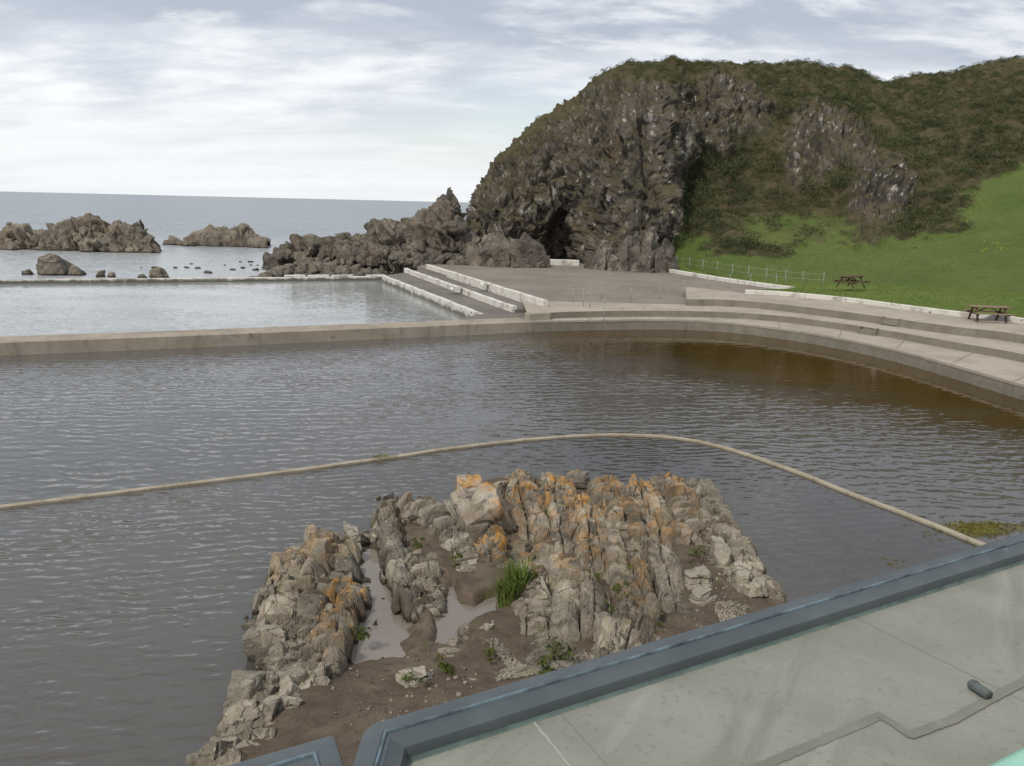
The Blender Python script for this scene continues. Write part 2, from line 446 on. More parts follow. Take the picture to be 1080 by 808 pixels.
def trim_mat():
    t = NT('slate_blue_trim')
    c = t.mix(t.ramp(t.noise(2.2, 6, .6), .35, .68), (.055, .067, .074), (.076, .090, .098))
    c = t.mix(t.ramp(t.noise(16, 5, .65), .52, .75, 0, .5), c, (.07, .075, .08))
    c = t.mix(t.ramp(t.noise(5, 6, .7), .60, .72, 0, .35), c, (.19, .23, .25))
    return t.fin(c, t.ramp(t.noise(9, 4), .3, .7, .38, .6), t.bump(t.noise(30, 4), .12, .01), .45)
M_TRIM = trim_mat()
M_BEAD = simple('highlight_bead', (.13, .18, .215), .4, .4, 6)  # highlight along the trim ridge painted in as a paler colour
M_SEAL = simple('verdigris_strip', (.115, .165, .15), .6, .2, 9)
M_SILL = simple('pale_green_paint', (.26, .48, .38), .35, .06, 3, .05)
M_PIPE = simple('grey_plastic_pipe', (.095, .11, .105), .5, .15, 12)
def roof_mat():
    t = NT('roof_concrete')
    a = math.radians(-62)
    mp = t.n('ShaderNodeMapping'); t.set(mp.inputs['Vector'], t.pos()); mp.inputs['Rotation'].default_value = (0, 0, math.radians(30))
    v = mp.outputs[0]
    c = t.mix(t.ramp(t.noise((1.0, 2.2, 1), 6, .6, v), .34, .68), (.188, .190, .162), (.232, .231, .200))
    c = t.mix(t.ramp(t.noise((3.2, .6, 1), 6, .65, v, .5), .50, .70, 0, .9), c, (.165, .165, .142))
    c = t.mix(t.ramp(t.noise((5, .7, 1), 6, .65, v, .3), .50, .72, 0, .75), c, (.275, .272, .242))
    c = t.mix(t.ramp(t.noise(30, 4), .55, .75, 0, .4), c, (.11, .115, .10))
    c = t.mix(t.ramp(t.noise(90, 2), .62, .75, 0, .4), c, (.085, .085, .075))
    return t.fin(c, .8, t.bump(t.noise(55, 5), .3, .006), .35)
M_ROOF = roof_mat()
M_STAIN = concrete('damp_felt', (.182, .182, .156), (.158, .158, .135), (.215, .212, .184), 7)
M_PALE = concrete('pale_mortar', (.33, .325, .295), (.29, .285, .255), (.25, .245, .22), 8)
M_RENDER = concrete('building_render', (.60, .58, .52), (.52, .50, .45), (.38, .36, .32), 1, .4)

# ------------------------------------------------------------------ world and sun
SUN_EL, SUN_AZ = math.radians(48), math.radians(215)     # azimuth from +Y clockwise: behind and to the left
W = bpy.data.worlds.new('World'); SC.world = W; W.use_nodes = True
wt = W.node_tree; wt.nodes.clear()
class WN(NT):
    def __init__(s, tree): s.t = tree; s.geo = None
w = WN(wt)
wo = w.n('ShaderNodeOutputWorld'); bg = w.n('ShaderNodeBackground'); wt.links.new(bg.outputs[0], wo.inputs[0])
sky = w.n('ShaderNodeTexSky', sky_type='NISHITA'); sky.sun_disc = False; sky.sun_elevation = SUN_EL; sky.sun_rotation = SUN_AZ
sky.air_density = 1.2; sky.dust_density = 1.5
gen = w.n('ShaderNodeTexCoord').outputs['Generated']
sx, sy, sz = w.sep(gen)
zc = w.math('MAXIMUM', sz, 0.0)
den = w.math('ADD', zc, .10)
cv = w.n('ShaderNodeCombineXYZ'); w.set(cv.inputs[0], w.math('DIVIDE', sx, den)); w.set(cv.inputs[1], w.math('DIVIDE', sy, den)); cv.inputs[2].default_value = 3.7
cvec = cv.outputs[0]
den2 = w.math('ADD', zc, .26)
cv2 = w.n('ShaderNodeCombineXYZ'); w.set(cv2.inputs[0], w.math('DIVIDE', sx, den2)); w.set(cv2.inputs[1], w.math('DIVIDE', sy, den2)); cv2.inputs[2].default_value = 1.3
cpuf = cv2.outputs[0]
base = w.noise((1.15, 1.9, 1), 8, .56, cpuf, .15)
fine = w.noise((3.2, 6.5, 1), 7, .6, cpuf, .25)
streak = w.noise((.35, 1.9, 1), 6, .6, cvec, .3)
K = 10.0                                  # the background runs at strength 0.1
def kc(r, g, b): return (r * K, g * K, b * K)
cl = w.mix(w.ramp(w.math('ADD', w.math('MULTIPLY', base, .65), w.math('MULTIPLY', fine, .35)), .40, .60), kc(.47, .515, .585), kc(.80, .81, .825))
cl = w.mix(w.ramp(streak, .48, .66, 0, .40), cl, kc(.63, .66, .70))
low = w.ramp(zc, .14, .03)
cl = w.mix(w.math('MULTIPLY', low, .75), cl, kc(.715, .73, .742))
gray = w.ramp(w.math('ADD', zc, w.math('MULTIPLY', w.math('SUBTRACT', base, .5), .30)), .115, .20)
cl = w.mix(w.math('MULTIPLY', w.math('MULTIPLY', gray, w.ramp(zc, .55, .30, .15, 1.0)), w.ramp(fine, .68, .42, .35, 1.0)), cl, kc(.375, .42, .495))
gapm = w.math('MULTIPLY', w.ramp(w.noise((.5, 1.1, 1), 5, .55, cpuf, .3), .55, .66), w.ramp(zc, .02, .07, 0, .75))
blue = w.mix(.5, sky.outputs[0], kc(.68, .745, .78))
lowst = w.noise((.30, 1.7, 1), 5, .6, cvec, .25)
cl = w.mix(w.math('MULTIPLY', w.ramp(zc, .20, .08, 0, .6), w.ramp(lowst, .42, .64)), cl, kc(.74, .755, .77))
w.set(bg.inputs['Color'], w.mix(gapm, cl, blue)); bg.inputs['Strength'].default_value = .1

sd = bpy.data.lights.new('sun', 'SUN'); sd.energy = 2.3; sd.angle = math.radians(6); sd.color = (1, .94, .84)
so = bpy.data.objects.new('sun', sd); COL.objects.link(so); so.location = (-30, -40, 60)
sdir = Vector((math.sin(SUN_AZ) * math.cos(SUN_EL), math.cos(SUN_AZ) * math.cos(SUN_EL), math.sin(SUN_EL)))
so.rotation_euler = sdir.to_track_quat('Z', 'Y').to_euler()
SC.view_settings.view_transform = 'Standard'; SC.view_settings.look = 'None'; SC.view_settings.exposure = 0.36; SC.view_settings.gamma = 1.0

# ------------------------------------------------------------------ rock blocks
def cube_grid(n):
    lin = np.linspace(-1, 1, n + 1); V = []; Fc = []; idx = {}
    def vid(p):
        k = tuple(np.round(p, 6))
        if k not in idx: idx[k] = len(V); V.append(p)
        return idx[k]
    for ax in range(3):
        for sgn in (-1, 1):
            for i in range(n):
                for j in range(n):
                    q = []
                    for (a, b) in ((i, j), (i + 1, j), (i + 1, j + 1), (i, j + 1)):
                        p = np.zeros(3); p[ax] = sgn; p[(ax + 1) % 3] = lin[a]; p[(ax + 2) % 3] = lin[b]; q.append(vid(p))
                    Fc.append(q if sgn > 0 else q[::-1])
    return np.array(V), np.array(Fc)
CG = {n: cube_grid(n) for n in (5, 7, 10, 14, 20, 28, 40)}
def vnormals(V, Fc):
    a, b, c, d = (V[Fc[:, i]] for i in range(4))
    fn = np.cross(c - a, d - b); N = np.zeros_like(V)
    fi = Fc.ravel(); f4_ = np.repeat(fn, 4, axis=0)
    for k in range(3): N[:, k] = np.bincount(fi, f4_[:, k], len(V))
    return N / (np.linalg.norm(N, axis=1)[:, None] + 1e-12)
def rotm(rx, ry, rz):
    return np.array((Matrix.Rotation(rz, 3, 'Z') @ Matrix.Rotation(ry, 3, 'Y') @ Matrix.Rotation(rx, 3, 'X')))
BSEED = [0]
SMALL = {}
def block(center, half, R, n=20, *a, **k):
    """small stones reuse one of 40 unit shapes; larger rocks are carved one by one"""
    if n > 7: return carve(center, half, R, n, *a, **k)
    q = random.randrange(40)
    if (n, q) not in SMALL: SMALL[(n, q)] = carve((0, 0, 0), (1, 1, 1), np.eye(3), n, 6, .8)[0]
    return (SMALL[(n, q)] * np.array(half)[None, :]) @ np.array(R).T + np.array(center)[None, :], CG[n][1]
def carve(center, half, R, n=20, cuts=5, rough=1.0, layer=None, lspace=.1, cutlo=.62, cuthi=.95, taper=.25, disp=1.0):
    """one angular rock: a box with chamfering cuts, strata ledges and fractal wear. half = half sizes"""
    BSEED[0] += 1; sd = BSEED[0]
    P, Fc = CG[n]; P = P.copy()
    rg = np.random.default_rng(sd * 13 + 5)
    P = P * (1 + rg.uniform(-.12, .12, 3)[None, :] * P[:, [1, 2, 0]])
    tp = 1 - taper * (P[:, 2] * .5 + .5) * rg.uniform(.4, 1.3)
    P[:, 0] *= tp; P[:, 1] *= 1 - (1 - tp) * .6
    P[:, 0] += rg.uniform(-.2, .2) * P[:, 2]; P[:, 1] += rg.uniform(-.2, .2) * P[:, 2]
    for k in range(cuts):
        nrm = rg.normal(size=3); nrm[2] = abs(nrm[2]) * .9; nrm /= np.linalg.norm(nrm)
        h = rg.uniform(cutlo, cuthi) * np.abs(nrm).sum() * .78
        s = P @ nrm
        P = P * np.where(s > h, h / np.maximum(s, 1e-6), 1.0)[:, None]
    V = P * np.array(half)[None, :]
    sz = float(np.exp(np.mean(np.log(half))))
    N = vnormals(V, Fc)
    Q = V + rg.uniform(-50, 50, 3)
    d = sz * .045 * fbm(Q * (.8 / sz), 3, sd % 97) * disp
    d += sz * .03 * fbm(Q * (3.0 / sz), 3, 5 + sd % 89) * rough
    f, o = cells(Q * (1.25 / sz), sd % 61)
    d += sz * .06 * np.clip(o, -1.4, 1.4) * rough - sz * .05 * sstep(.07, 0, f) * rough
    if layer is not None:
        lv = np.array(layer, float); lv /= np.linalg.norm(lv)
        tt = (V @ lv) / lspace + .35 * fbm(Q * (.7 / sz), 2, 7) + rg.uniform(0, 9)
        k = np.floor(tt).astype(np.int64); fr = tt - k
        side = 1 - np.abs(N @ lv) ** 2
        d += side * ((hashf(k, k * 0, k * 0, sd) - .6) * .42 * lspace - sstep(.13, 0, np.minimum(fr, 1 - fr)) * .25 * lspace)
    V = V + N * d[:, None]
    V = V @ np.array(R).T + np.array(center)[None, :]
    return V, Fc
class Heap:
    def __init__(s): s.V = []; s.F = []; s.L = []; s.T = []; s.n = 0
    def add(s, vf, lich=0.0, tone=.5):
        V, Fc = vf; s.V.append(V); s.F.append(Fc + s.n); s.n += len(V)
        N = vnormals(V, Fc)
        zt = (V[:, 2] - V[:, 2].min()) / (np.ptp(V[:, 2]) + 1e-6)
        s.L.append(lich * np.clip(.25 + .9 * zt + .25 * N[:, 2], 0, 1)); s.T.append(np.full(len(V), tone))
    def build(s, name, mat, parent=None, smooth=True, origin=None):
        V = np.vstack(s.V)
        o = np.array((V[:, 0].mean(), V[:, 1].mean(), V[:, 2].min())) if origin is None else np.array(origin)
        ob = make_mesh(name, V - o, np.vstack(s.F), mat, parent, smooth, {'lichen': np.concatenate(s.L), 'tone': np.concatenate(s.T)})
        ob.location = o
        return ob

# ------------------------------------------------------------------ sea and pools
def disc_sheet(name, pts, z, mat, kind='structure'):
    o = make_mesh(name, np.array([(p[0], p[1], z) for p in pts]), [list(range(len(pts)))], mat, None, False)
    o['kind'] = kind; return o
SEA = -.8
disc_sheet('sea', [(-40000, -300), (40000, -300), (40000, 45000), (-40000, 45000)], SEA, M_SEA)

edge_px = [(0, 361), (140, 356), (270, 351), (470, 343), (560, 339.3), (600, 338), (650, 337.2), (700, 337), (740, 338), (780, 341), (810, 344.5), (850, 350), (900, 359), (950, 370), (1010, 386), (1080, 406)]
T1, T2, T3, LAWN = .55, .88, 1.27, 1.44
E1 = [at(x, y, T1) for x, y in edge_px]
E1 = [(E1[0][0] + (E1[0][0] - E1[1][0]) * 3, E1[0][1] + (E1[0][1] - E1[1][1]) * 3)] + E1 + [(19.3, 25.5), (19.6, 20), (19.0, 13.5), (18, 10)]
E1c = spline(E1, .6)
pool = [(p[0], p[1]) for p in E1c] + [(16, 2), (-45, 2)]
# pool edge offset inwards under the wall so that no sliver of sea shows
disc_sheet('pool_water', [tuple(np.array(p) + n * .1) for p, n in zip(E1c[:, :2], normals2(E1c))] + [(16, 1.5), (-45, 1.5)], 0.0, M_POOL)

# thin dividing kerb between main pool and paddling pool
div_px = [(0, 533), (150, 514.5), (300, 496), (400, 482.5), (480, 471), (540, 464), (600, 459), (640, 457.3), (680, 458), (712, 460.5), (740, 465), (770, 472.5), (800, 482), (850, 500), (900, 520), (975, 548), (1035, 572)]
Dv = [at(x, y, .07) for x, y in div_px]
Dv = [(Dv[0][0] * 2 - Dv[1][0], Dv[0][1] * 2 - Dv[1][1])] + Dv + [(10.3, 14.6), (11.2, 12.8)]
Dc = spline(Dv, .25)
jit = np.stack([fbm(np.c_[Dc, np.zeros(len(Dc))] * 1.3 + k * 9, 3, 40 + k) for k in range(2)], 1) * .035
Dc = Dc + jit
kb = sweep('pool_kerb', Dc, [(.085, -.5), (.085, .052), (.08, .056), (-.08, .056), (-.085, .052), (-.085, -.5)], M_KERB)
tag(kb, 'thin curved tan concrete kerb dividing the paddling pool from the main pool', 'kerb')
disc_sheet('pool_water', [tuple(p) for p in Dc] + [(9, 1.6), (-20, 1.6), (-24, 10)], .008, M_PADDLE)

# sea pool behind the causeway
W1a, W1b = np.array(at(405, 290.5, .55)), np.array(at(508, 331, .55))
W2a, W2b = np.array(at(428, 283.5, .85)), np.array(at(543, 324, .85))
W3a, W3b = np.array(at(451, 279, 1.22)), np.array(at(575, 317, 1.22))
far_a, far_b = np.array(at(0, 295, .3)), np.array(at(405, 291.5, .3))
far_l = far_a + (far_a - far_b) * .9
cz = normals2(E1c)
sp = [tuple(far_l + np.array((0, -.2))), tuple(far_b + np.array((1, -.2))), tuple(W1a + np.array((.1, 0))), tuple(W1b + np.array((.1, 0)))]
nE = [i for i in range(len(E1c)) if E1c[i][0] < W1b[0] + .5]
sp += [tuple(E1c[i] + cz[i] * .8) for i in nE][::-1]
disc_sheet('pool_water', sp, .02, M_SEAPOOL)

# ------------------------------------------------------------------ causeway, terraces
i_cut = max(i for i in range(len(E1c)) if E1c[i][0] < 1.2)
CA = E1c[:i_cut + 1]
cw = sweep('causeway_wall', CA, [(0.02, -1.2), (0, T1 - .03), (.03, T1), (1.6, T1), (1.63, T1 - .03), (1.65, -1.2)], M_WALLC)
tag(cw, 'long straight concrete causeway wall between main pool and seaward pool', 'causeway')
# pour joints and a rust-stained nick on the causeway face
TC = E1c[i_cut:]
def curve_like(pts_px, z, extra):
    P = [at(x, y, z) for x, y in pts_px] + extra
    return spline(P, .5)
R2 = curve_like([(556, 331), (600, 329), (650, 328), (700, 327.8), (760, 329), (800, 331.3), (840, 335), (900, 343), (950, 351), (1010, 361.5), (1080, 374)], T2, [(22.2, 29), (22.6, 20), (22, 12)])
R3 = curve_like([(724, 315.5), (760, 316), (800, 318.5), (840, 322.7), (900, 330), (950, 337), (1010, 345), (1080, 353.5)], T3, [(24.5, 30), (25, 20), (24.4, 12)])
R4 = curve_like([(786, 307), (820, 308.5), (850, 311), (900, 316), (950, 322.5), (1010, 330), (1080, 337.5)], LAWN, [(27, 31), (27.6, 20), (27, 12)])
def resample(C, n):
    d = np.r_[0, np.cumsum(np.linalg.norm(np.diff(C[:, :2], axis=0), axis=1))]
    t = np.linspace(0, d[-1], n); return np.stack([np.interp(t, d, C[:, k]) for k in range(C.shape[1])], 1)
def terrace(name, A, B, z, zb, mt, mr, front_z=None):
    n = 160
    A = resample(A, n); B = resample(B, n)
    o = strip(name, A, B, z, mt); struct(o)
    N = normals2(A)
    A2 = A - N * .0
    V = [(a[0], a[1], z) for a in A] + [(a[0], a[1], zb) for a in A]
    o2 = make_mesh(name + '_riser', np.array(V), [[i + 1, i, n + i, n + i + 1] for i in range(n - 1)], mr, None, False); struct(o2)
    return o
def nose(name, C, z, mat, w=.18, hh=.06):
    o = sweep(name, C, [(-.02, z - hh), (-.02, z + .008), (w, z + .008), (w, z - hh)], mat); struct(o); return o
terrace('terrace', TC, R2 + normals2(R2) * .6, T1, -1.2, M_CONC, M_RISER)
R2s = R2
terrace('terrace', R2, np.vstack((R2[:1] + [[-.2, 6]], R3 + normals2(R3) * .6)), T2 + .004, T1 - .05, M_CONC, M_RISER)
terrace('terrace', R3, np.vstack((R3[:1] + [[1.5, 8]], R4 + normals2(R4) * .5)), T3, T2 - .3, M_CONC, M_RISER)
# coping along the pool edge
nose('pool_coping', TC, T1, M_CONC, .35, .10)

# pour joints across the terraces
def joints(pairs):
    V = []; Fc = []
    for A_, B_, z_, gap in pairs:
        n_ = int(np.linalg.norm(np.diff(A_, axis=0), axis=1).sum() / gap); a_, b_ = resample(A_, n_), resample(B_, n_)
        for k in range(1, n_ - 1):
            d_ = b_[k] - a_[k]; L_ = np.linalg.norm(d_); t_ = np.array((-d_[1], d_[0])) / L_ * .018; k0 = len(V)
            q0, q1 = a_[k] + d_ * .03, a_[k] + d_ * .97
            V += [(*(q0 - t_), z_), (*(q0 + t_), z_), (*(q1 + t_), z_), (*(q1 - t_), z_)]; Fc.append([k0 + 3, k0 + 2, k0 + 1, k0])
    struct(make_mesh('paving_joints', np.array(V), Fc, M_RISER, None, False))
joints([(TC, R2, T1 + .012, 3.1), (R3, R4, T3 + .004, 4.0)])
# apron platform up to the foot of the cliff
pl = [tuple(R2[0]), at(575, 321, .9), at(451, 284, .9), at(440, 281, .9), at(470, 272, .9), (0, 90), (10, 92), (16, 84), at(705, 283, 1.0), at(760, 292, 1.0), at(835, 302.5, 1.0), at(790, 311, 1.0), tuple(R3[0] + np.array((.3, .1)))]
n2_ = normals2(R2)
pl[0] = tuple(R2[0] + np.array((.05, .12)))
pl += [tuple(R2[i] + n2_[i] * .12) for i in range(len(R2)) if .1 < R2[i][0] - R2[0][0] and R2[i][0] < R3[0][0]][::-1]
o = MB().prism(pl, -1.2, T2 - .004).build('platform', M_PLAT); struct(o)
# rough patch area joining causeway, steps and terrace
pp = [tuple(E1c[i] + cz[i] * 1.0) for i in range(len(E1c)) if -3.2 < E1c[i][0] < 2.6] + [tuple(R2[0] + np.array((1.0, .4))), tuple(W3b + np.array((.6, 1.2))), tuple(W2b + np.array((0, .8))), tuple(W1b + np.array((-.15, .3)))]
o = MB().prism(pp, -1.2, T1 - .008).build('platform', M_STEP); struct(o)

# three stepped white walls running down to the seaward pool
def seg_wall(name, a, b, w, z0, z1, mat, label, cat):
    a, b = np.array(a), np.array(b); L = np.linalg.norm(b - a); n = max(2, int(L / .6))
    C = a + (b - a) * np.linspace(0, 1, n)[:, None]
    C = C + np.stack((vnoise(np.c_[C * .8, np.zeros(n)], 3), vnoise(np.c_[C * .8, np.ones(n)], 4)), 1) * .05
    C = np.c_[C, vnoise(np.c_[C * .6, np.ones(n) * 3], 8) * .035]
    o = sweep(name, C, [(w / 2, z0), (w / 2, z1 - .03), (w / 2 - .03, z1), (-w / 2 + .03, z1), (-w / 2, z1 - .03), (-w / 2, z0)], mat)
    return tag(o, label, cat)
seg_wall('white_wall', W1a, W1b, .27, -.6, .56, M_WHITE, 'lowest white stepped wall, its stained face in the seaward pool', 'wall')
seg_wall('white_wall', W2a, W2b, .27, .2, .90, M_WHITE, 'middle white wall of the three stepped white walls above the seaward pool', 'wall')
seg_wall('white_wall', W3a, W3b, .27, .4, 1.25, M_WHITE, 'highest and rightmost of the three stepped white walls, edging the grey apron', 'wall')
def quad_step(a, b, c, d, z):
    o = MB().prism([tuple(a), tuple(b), tuple(c), tuple(d)], -1.2, z).build('step_terrace', M_STEP); struct(o)
quad_step(W1a, W1b, W2b, W2a, .535)
quad_step(W2a, W2b, W3b, W3a, .72)
# rubble block pier on middle and top white walls
for (px, py, z, lab) in ((481, 303, .98, 'white mortared lump on top of the middle stepped white wall'), (513, 298, 1.3, 'white mortared lump on top of the highest stepped white wall')):
    h = Heap(); c = at(px, py, z); h.add(block((c[0], c[1], z - .05), (.34, .26, .10), rotm(0, 0, .4), 10, 3, .7), 0, .6)
    tag(h.build('wall_lump', M_WHITE), lab, 'masonry')

# far wall of the seaward pool with white capping
n = 90; C = far_l + (far_b - far_l) * np.linspace(0, 1, n)[:, None]
C = np.c_[C, vnoise(np.c_[C * .35, np.zeros(n)], 12) * .05]
fw = sweep('sea_wall', C, [(.35, -1.2), (.35, .27), (.30, .3), (-.30, .3), (-.35, .27), (-.35, -1.2)], M_WHITE)
tag(fw, 'low weathered white wall closing the far side of the seaward pool', 'wall')
for i, (px0, px1) in enumerate(((300, 322), (325, 347), (350, 372))):
    a, b = at(px0, 291.5, .34), at(px1, 291.3, .34)
    mb = MB().beam((a[0], a[1], .37), (b[0], b[1], .37), .5, .15)
    tag(mb.build('coping_slab', M_WHITE, None, .03), 'white coping slab laid end to end on the far sea wall below the boulder beach', 'slab', 'white coping slabs on the far sea wall')
a, b = at(388, 292.5, .2), at(406, 292, .2)
tag(MB().beam((a[0], a[1], .22), (b[0], b[1], .22), .9, .3).build('corner_slab', M_WHITE, None, .03), 'broad white slab where the far sea wall meets the lowest stepped wall', 'slab')

# white kerb between apron and lawn, and the lawn kerb above the terraces
KA = [at(704, 283.5, 1.15), at(760, 292.5, 1.15), at(800, 298, 1.15), at(836, 302.5, 1.15)]
o = sweep('apron_kerb', spline(KA, .8), [(.2, .3), (.2, 1.13), (.17, 1.16), (-.17, 1.16), (-.2, 1.13), (-.2, .3)], M_WHITE); tag(o, 'straight low white kerb between the grey apron and the lawn under the wire fence', 'kerb')
o = sweep('lawn_kerb', R4, [(.12, 1.0), (.12, 1.50), (.09, 1.525), (-.09, 1.525), (-.12, 1.50), (-.12, 1.0)], M_WHITE); tag(o, 'curved white kerb along the lawn at the top of the terraces', 'kerb')
# lawn: from the kerbs to the foot of the hill
lw = [tuple(p) for p in R4 + normals2(R4) * .05] + [(120, 8), (120, 70), (60, 75), (38, 72), (22, 78), (15, 82)] + [tuple(np.array(p) + np.array((.12, .05))) for p in KA]
nx, ny = 240, 180
gx, gy = np.meshgrid(np.linspace(12, 72, nx), np.linspace(9, 84, ny), indexing='ij')
ins = sdist(lw, gx, gy)
# lawn sheet clipped to its outline: a polygon with gentle rolls on a separate triangulation
import bmesh
bm = bmesh.new(); vs = [bm.verts.new((p[0], p[1], 0)) for p in lw]; bm.faces.new(vs)
bmesh.ops.triangulate(bm, faces=bm.faces[:])
for k in range(4):
    long = [e for e in bm.edges if e.calc_length() > 1.6]
    if long: bmesh.ops.subdivide_edges(bm, edges=long, cuts=1); bmesh.ops.triangulate(bm, faces=bm.faces[:])
P = np.array([v.co[:] for v in bm.verts])
dd = sdist(lw, P[:, 0], P[:, 1])
dk = np.min(np.stack([np.hypot(P[:, 0] - k[0], P[:, 1] - k[1]) for k in spline(KA, 1.0)]), 0)
zz = 1.46 - .38 * sstep(9, 0, dk) + sstep(0, 6, dd) * (.06 + .14 * fbm(P * .12, 3, 3))
for v, z in zip(bm.verts, zz): v.co.z = z
me = bpy.data.meshes.new('lawn'); bm.to_mesh(me); bm.free(); me.materials.append(M_GRASS)
for p in me.polygons: p.use_smooth = True
lo = bpy.data.objects.new('lawn', me); COL.objects.link(lo); struct(lo)

# ------------------------------------------------------------------ headland and hill
COLS = [  # px then (py, Y) per level; level 0 foot ... level 5 skyline
 (518, (300, 112), (285, 114), (268, 116), (250, 118), (240, 120), (236, 124)),
 (508, (290, 98), (270, 99), (256, 100), (245, 101), (236, 103), (229, 106)),
 (499, (279, 81), (262, 82), (250, 83.5), (240, 85), (230, 87), (222, 90)),
 (506, (278, 81.5), (258, 83), (242, 85), (227, 87), (214, 89), (204, 92)),
 (520, (277, 82), (255, 84), (235, 86), (215, 88), (198, 91), (184, 95)),
 (545, (276, 84), (245, 85.5), (215, 87.5), (188, 90.5), (165, 94), (149, 98)),
 (575, (275, 86), (235, 87), (195, 89), (160, 92), (135, 96), (122, 101)),
 (600, (275, 87), (232, 87.5), (190, 89), (150, 92), (122, 96), (105, 102)),
 (640, (281, 80), (235, 83), (185, 86), (140, 89.5), (105, 94), (78, 101)),
 (665, (284, 77.5), (235, 80), (182, 83.5), (132, 87), (98, 92), (68, 101)),
 (690, (285, 77), (235, 79.5), (180, 82.5), (130, 86), (95, 92), (65, 101)),
 (705, (285, 78), (232, 81), (180, 84), (130, 88), (96, 93), (65, 102)),
 (722, (284, 78), (262, 81), (225, 88), (160, 93), (100, 98), (66, 105)),
 (760, (289, 69), (262, 78), (222, 87), (165, 93), (105, 98), (67, 107)),
 (775, (290, 68), (263, 77.5), (223, 87), (167, 93), (105, 98.5), (71, 108)),
 (800, (291, 66), (265, 76), (225, 86), (170, 92), (105, 99), (67, 109)),
 (845, (294, 63), (266, 74), (225, 85), (170, 91), (108, 100), (65, 112)),
 (900, (297, 61), (266, 73), (230, 83), (172, 89), (115, 101), (75, 114)),
 (932, (299, 60), (264, 72.5), (230, 82), (180, 88), (120, 103), (86, 115)),
 (965, (300, 59), (262, 72), (230, 82), (183, 90), (122, 104), (80, 114)),
 (1000, (302, 58), (258, 71), (225, 81), (180, 91), (120, 103), (76, 113)),
 (1080, (305, 56), (250, 69), (208, 79), (165, 90), (105, 102), (62, 110)),
 (1180, (312, 53), (245, 66), (195, 76), (150, 88), (92, 100), (48, 108)),
 (1320, (320, 50), (240, 63), (190, 73), (140, 85), (85, 96), (40, 104)),
]
ctrl = []
for c in COLS:
    pts = [atY(c[0], py, Y) for py, Y in c[1:]]
    if c[0] > 710: pts[0][2] = min(pts[0][2], 1.25)
    top = pts[-1]
    pts.append(np.array((top[0] * 1.1, top[1] + 12, top[2] - 1.5))); pts.append(np.array((top[0] * 1.35, top[1] + 45, top[2] - 7)))
    pts.insert(0, np.array((pts[0][0], pts[0][1] - .5, -1.5)))
    ctrl.append(pts)
ctrl = np.array(ctrl)                       # (cols, levels, 3)
lvl_v = np.array([0, .03, .2, .38, .55, .72, .86, .93, 1.0])
NU, NV = 640, 330
pxs = np.array([c[0] for c in COLS], float)
ucol = np.r_[0, np.cumsum(np.abs(np.diff(pxs)) + np.array([14 if i < 3 else 0 for i in range(len(pxs) - 1)]))]
useg = np.interp(np.linspace(0, 1, NU), [0, .08, .45, .88, 1], [0, ucol[2], ucol[12], ucol[21], ucol[-1]])
vv = np.interp(np.linspace(0, 1, NV), [0, .9, 1], [0, .87, 1])
A = np.stack([[np.interp(useg, ucol, ctrl[:, l, k]) for k in range(3)] for l in range(ctrl.shape[1])])  # levels,3,NU
G = np.stack([[np.interp(vv, lvl_v, A[:, k, i]) for k in range(3)] for i in range(NU)])                   # NU,3,NV
G = np.transpose(G, (0, 2, 1))
for it in range(10):
    g = G.copy()
    g[1:-1] = (G[:-2] + 2 * G[1:-1] + G[2:]) / 4
    g[:, 1:-1] = (g[:, :-2] + 2 * g[:, 1:-1] + g[:, 2:]) / 4
    G = g
du = np.gradient(G, axis=0); dv = np.gradient(G, axis=1)
NN = np.cross(du, dv); NN /= np.linalg.norm(NN, axis=2)[..., None] + 1e-9
NN[NN[..., 1] > .999] *= 1
P = G.reshape(-1, 3); Nn = NN.reshape(-1, 3)
if (Nn[:, 1].mean() > 0): Nn = -Nn
HPX, HPY = proj(P)
def ell(cx, cy, rx, ry, ang=0, soft=.35):
    a = math.radians(ang); dx = HPX - cx; dy = HPY - cy
    x = dx * math.cos(a) + dy * math.sin(a); y = -dx * math.sin(a) + dy * math.cos(a)
    return sstep(1 + soft, 1 - soft, np.sqrt((x / rx) ** 2 + (y / ry) ** 2) + .35 * fbm(P * .22, 4, 77))
yb = np.interp(HPX, [490, 520, 545, 580, 610, 640, 680, 712], [216, 178, 148, 122, 106, 95, 88, 92])
wob = fbm(P * .15, 4, 31)
rock = sstep(-16, 14, HPY - yb + 30 * wob) * sstep(722, 706, HPX + 10 * wob)
rock *= 1 - .4 * sstep(.05, .3, fbm(P * np.array((.25, .25, .25)), 4, 55)) * sstep(650, 560, HPX)
crag = np.maximum.reduce([ell(745, 120, 66, 32), ell(775, 118, 36, 28), ell(720, 135, 20, 40), ell(866, 150, 40, 38, 20), ell(930, 208, 34, 44, 25), ell(905, 160, 14, 30, -35), .8 * ell(838, 185, 12, 18), .8 * ell(755, 160, 20, 8)])
rock = np.maximum(rock, crag)
gyb = np.interp(HPX, [700, 715, 760, 830, 900, 960, 990, 1010, 1028, 1045, 1080, 1200], [250, 250, 258, 258, 262, 258, 250, 238, 220, 205, 188, 165])
grass = sstep(-30, 18, HPY - gyb + 60 * wob) * sstep(704, 716, HPX)
grass = np.maximum(grass, .55 * ell(850, 245, 90, 22) * sstep(704, 716, HPX)); grass *= 1 - crag
rk = rock
fz = np.array((1, 1, .42))
f1, o1 = cells(P * .30 * fz, 3); f2, o2 = cells(P * .8 * fz + .3 * np.stack([fbm(P * .8, 2, k) for k in (1, 2, 3)], 1), 9); f3, o3 = cells(P * 2.0, 15)
f4, o4 = cells(P * 1.25 * np.array((1, 1, .7)), 33)
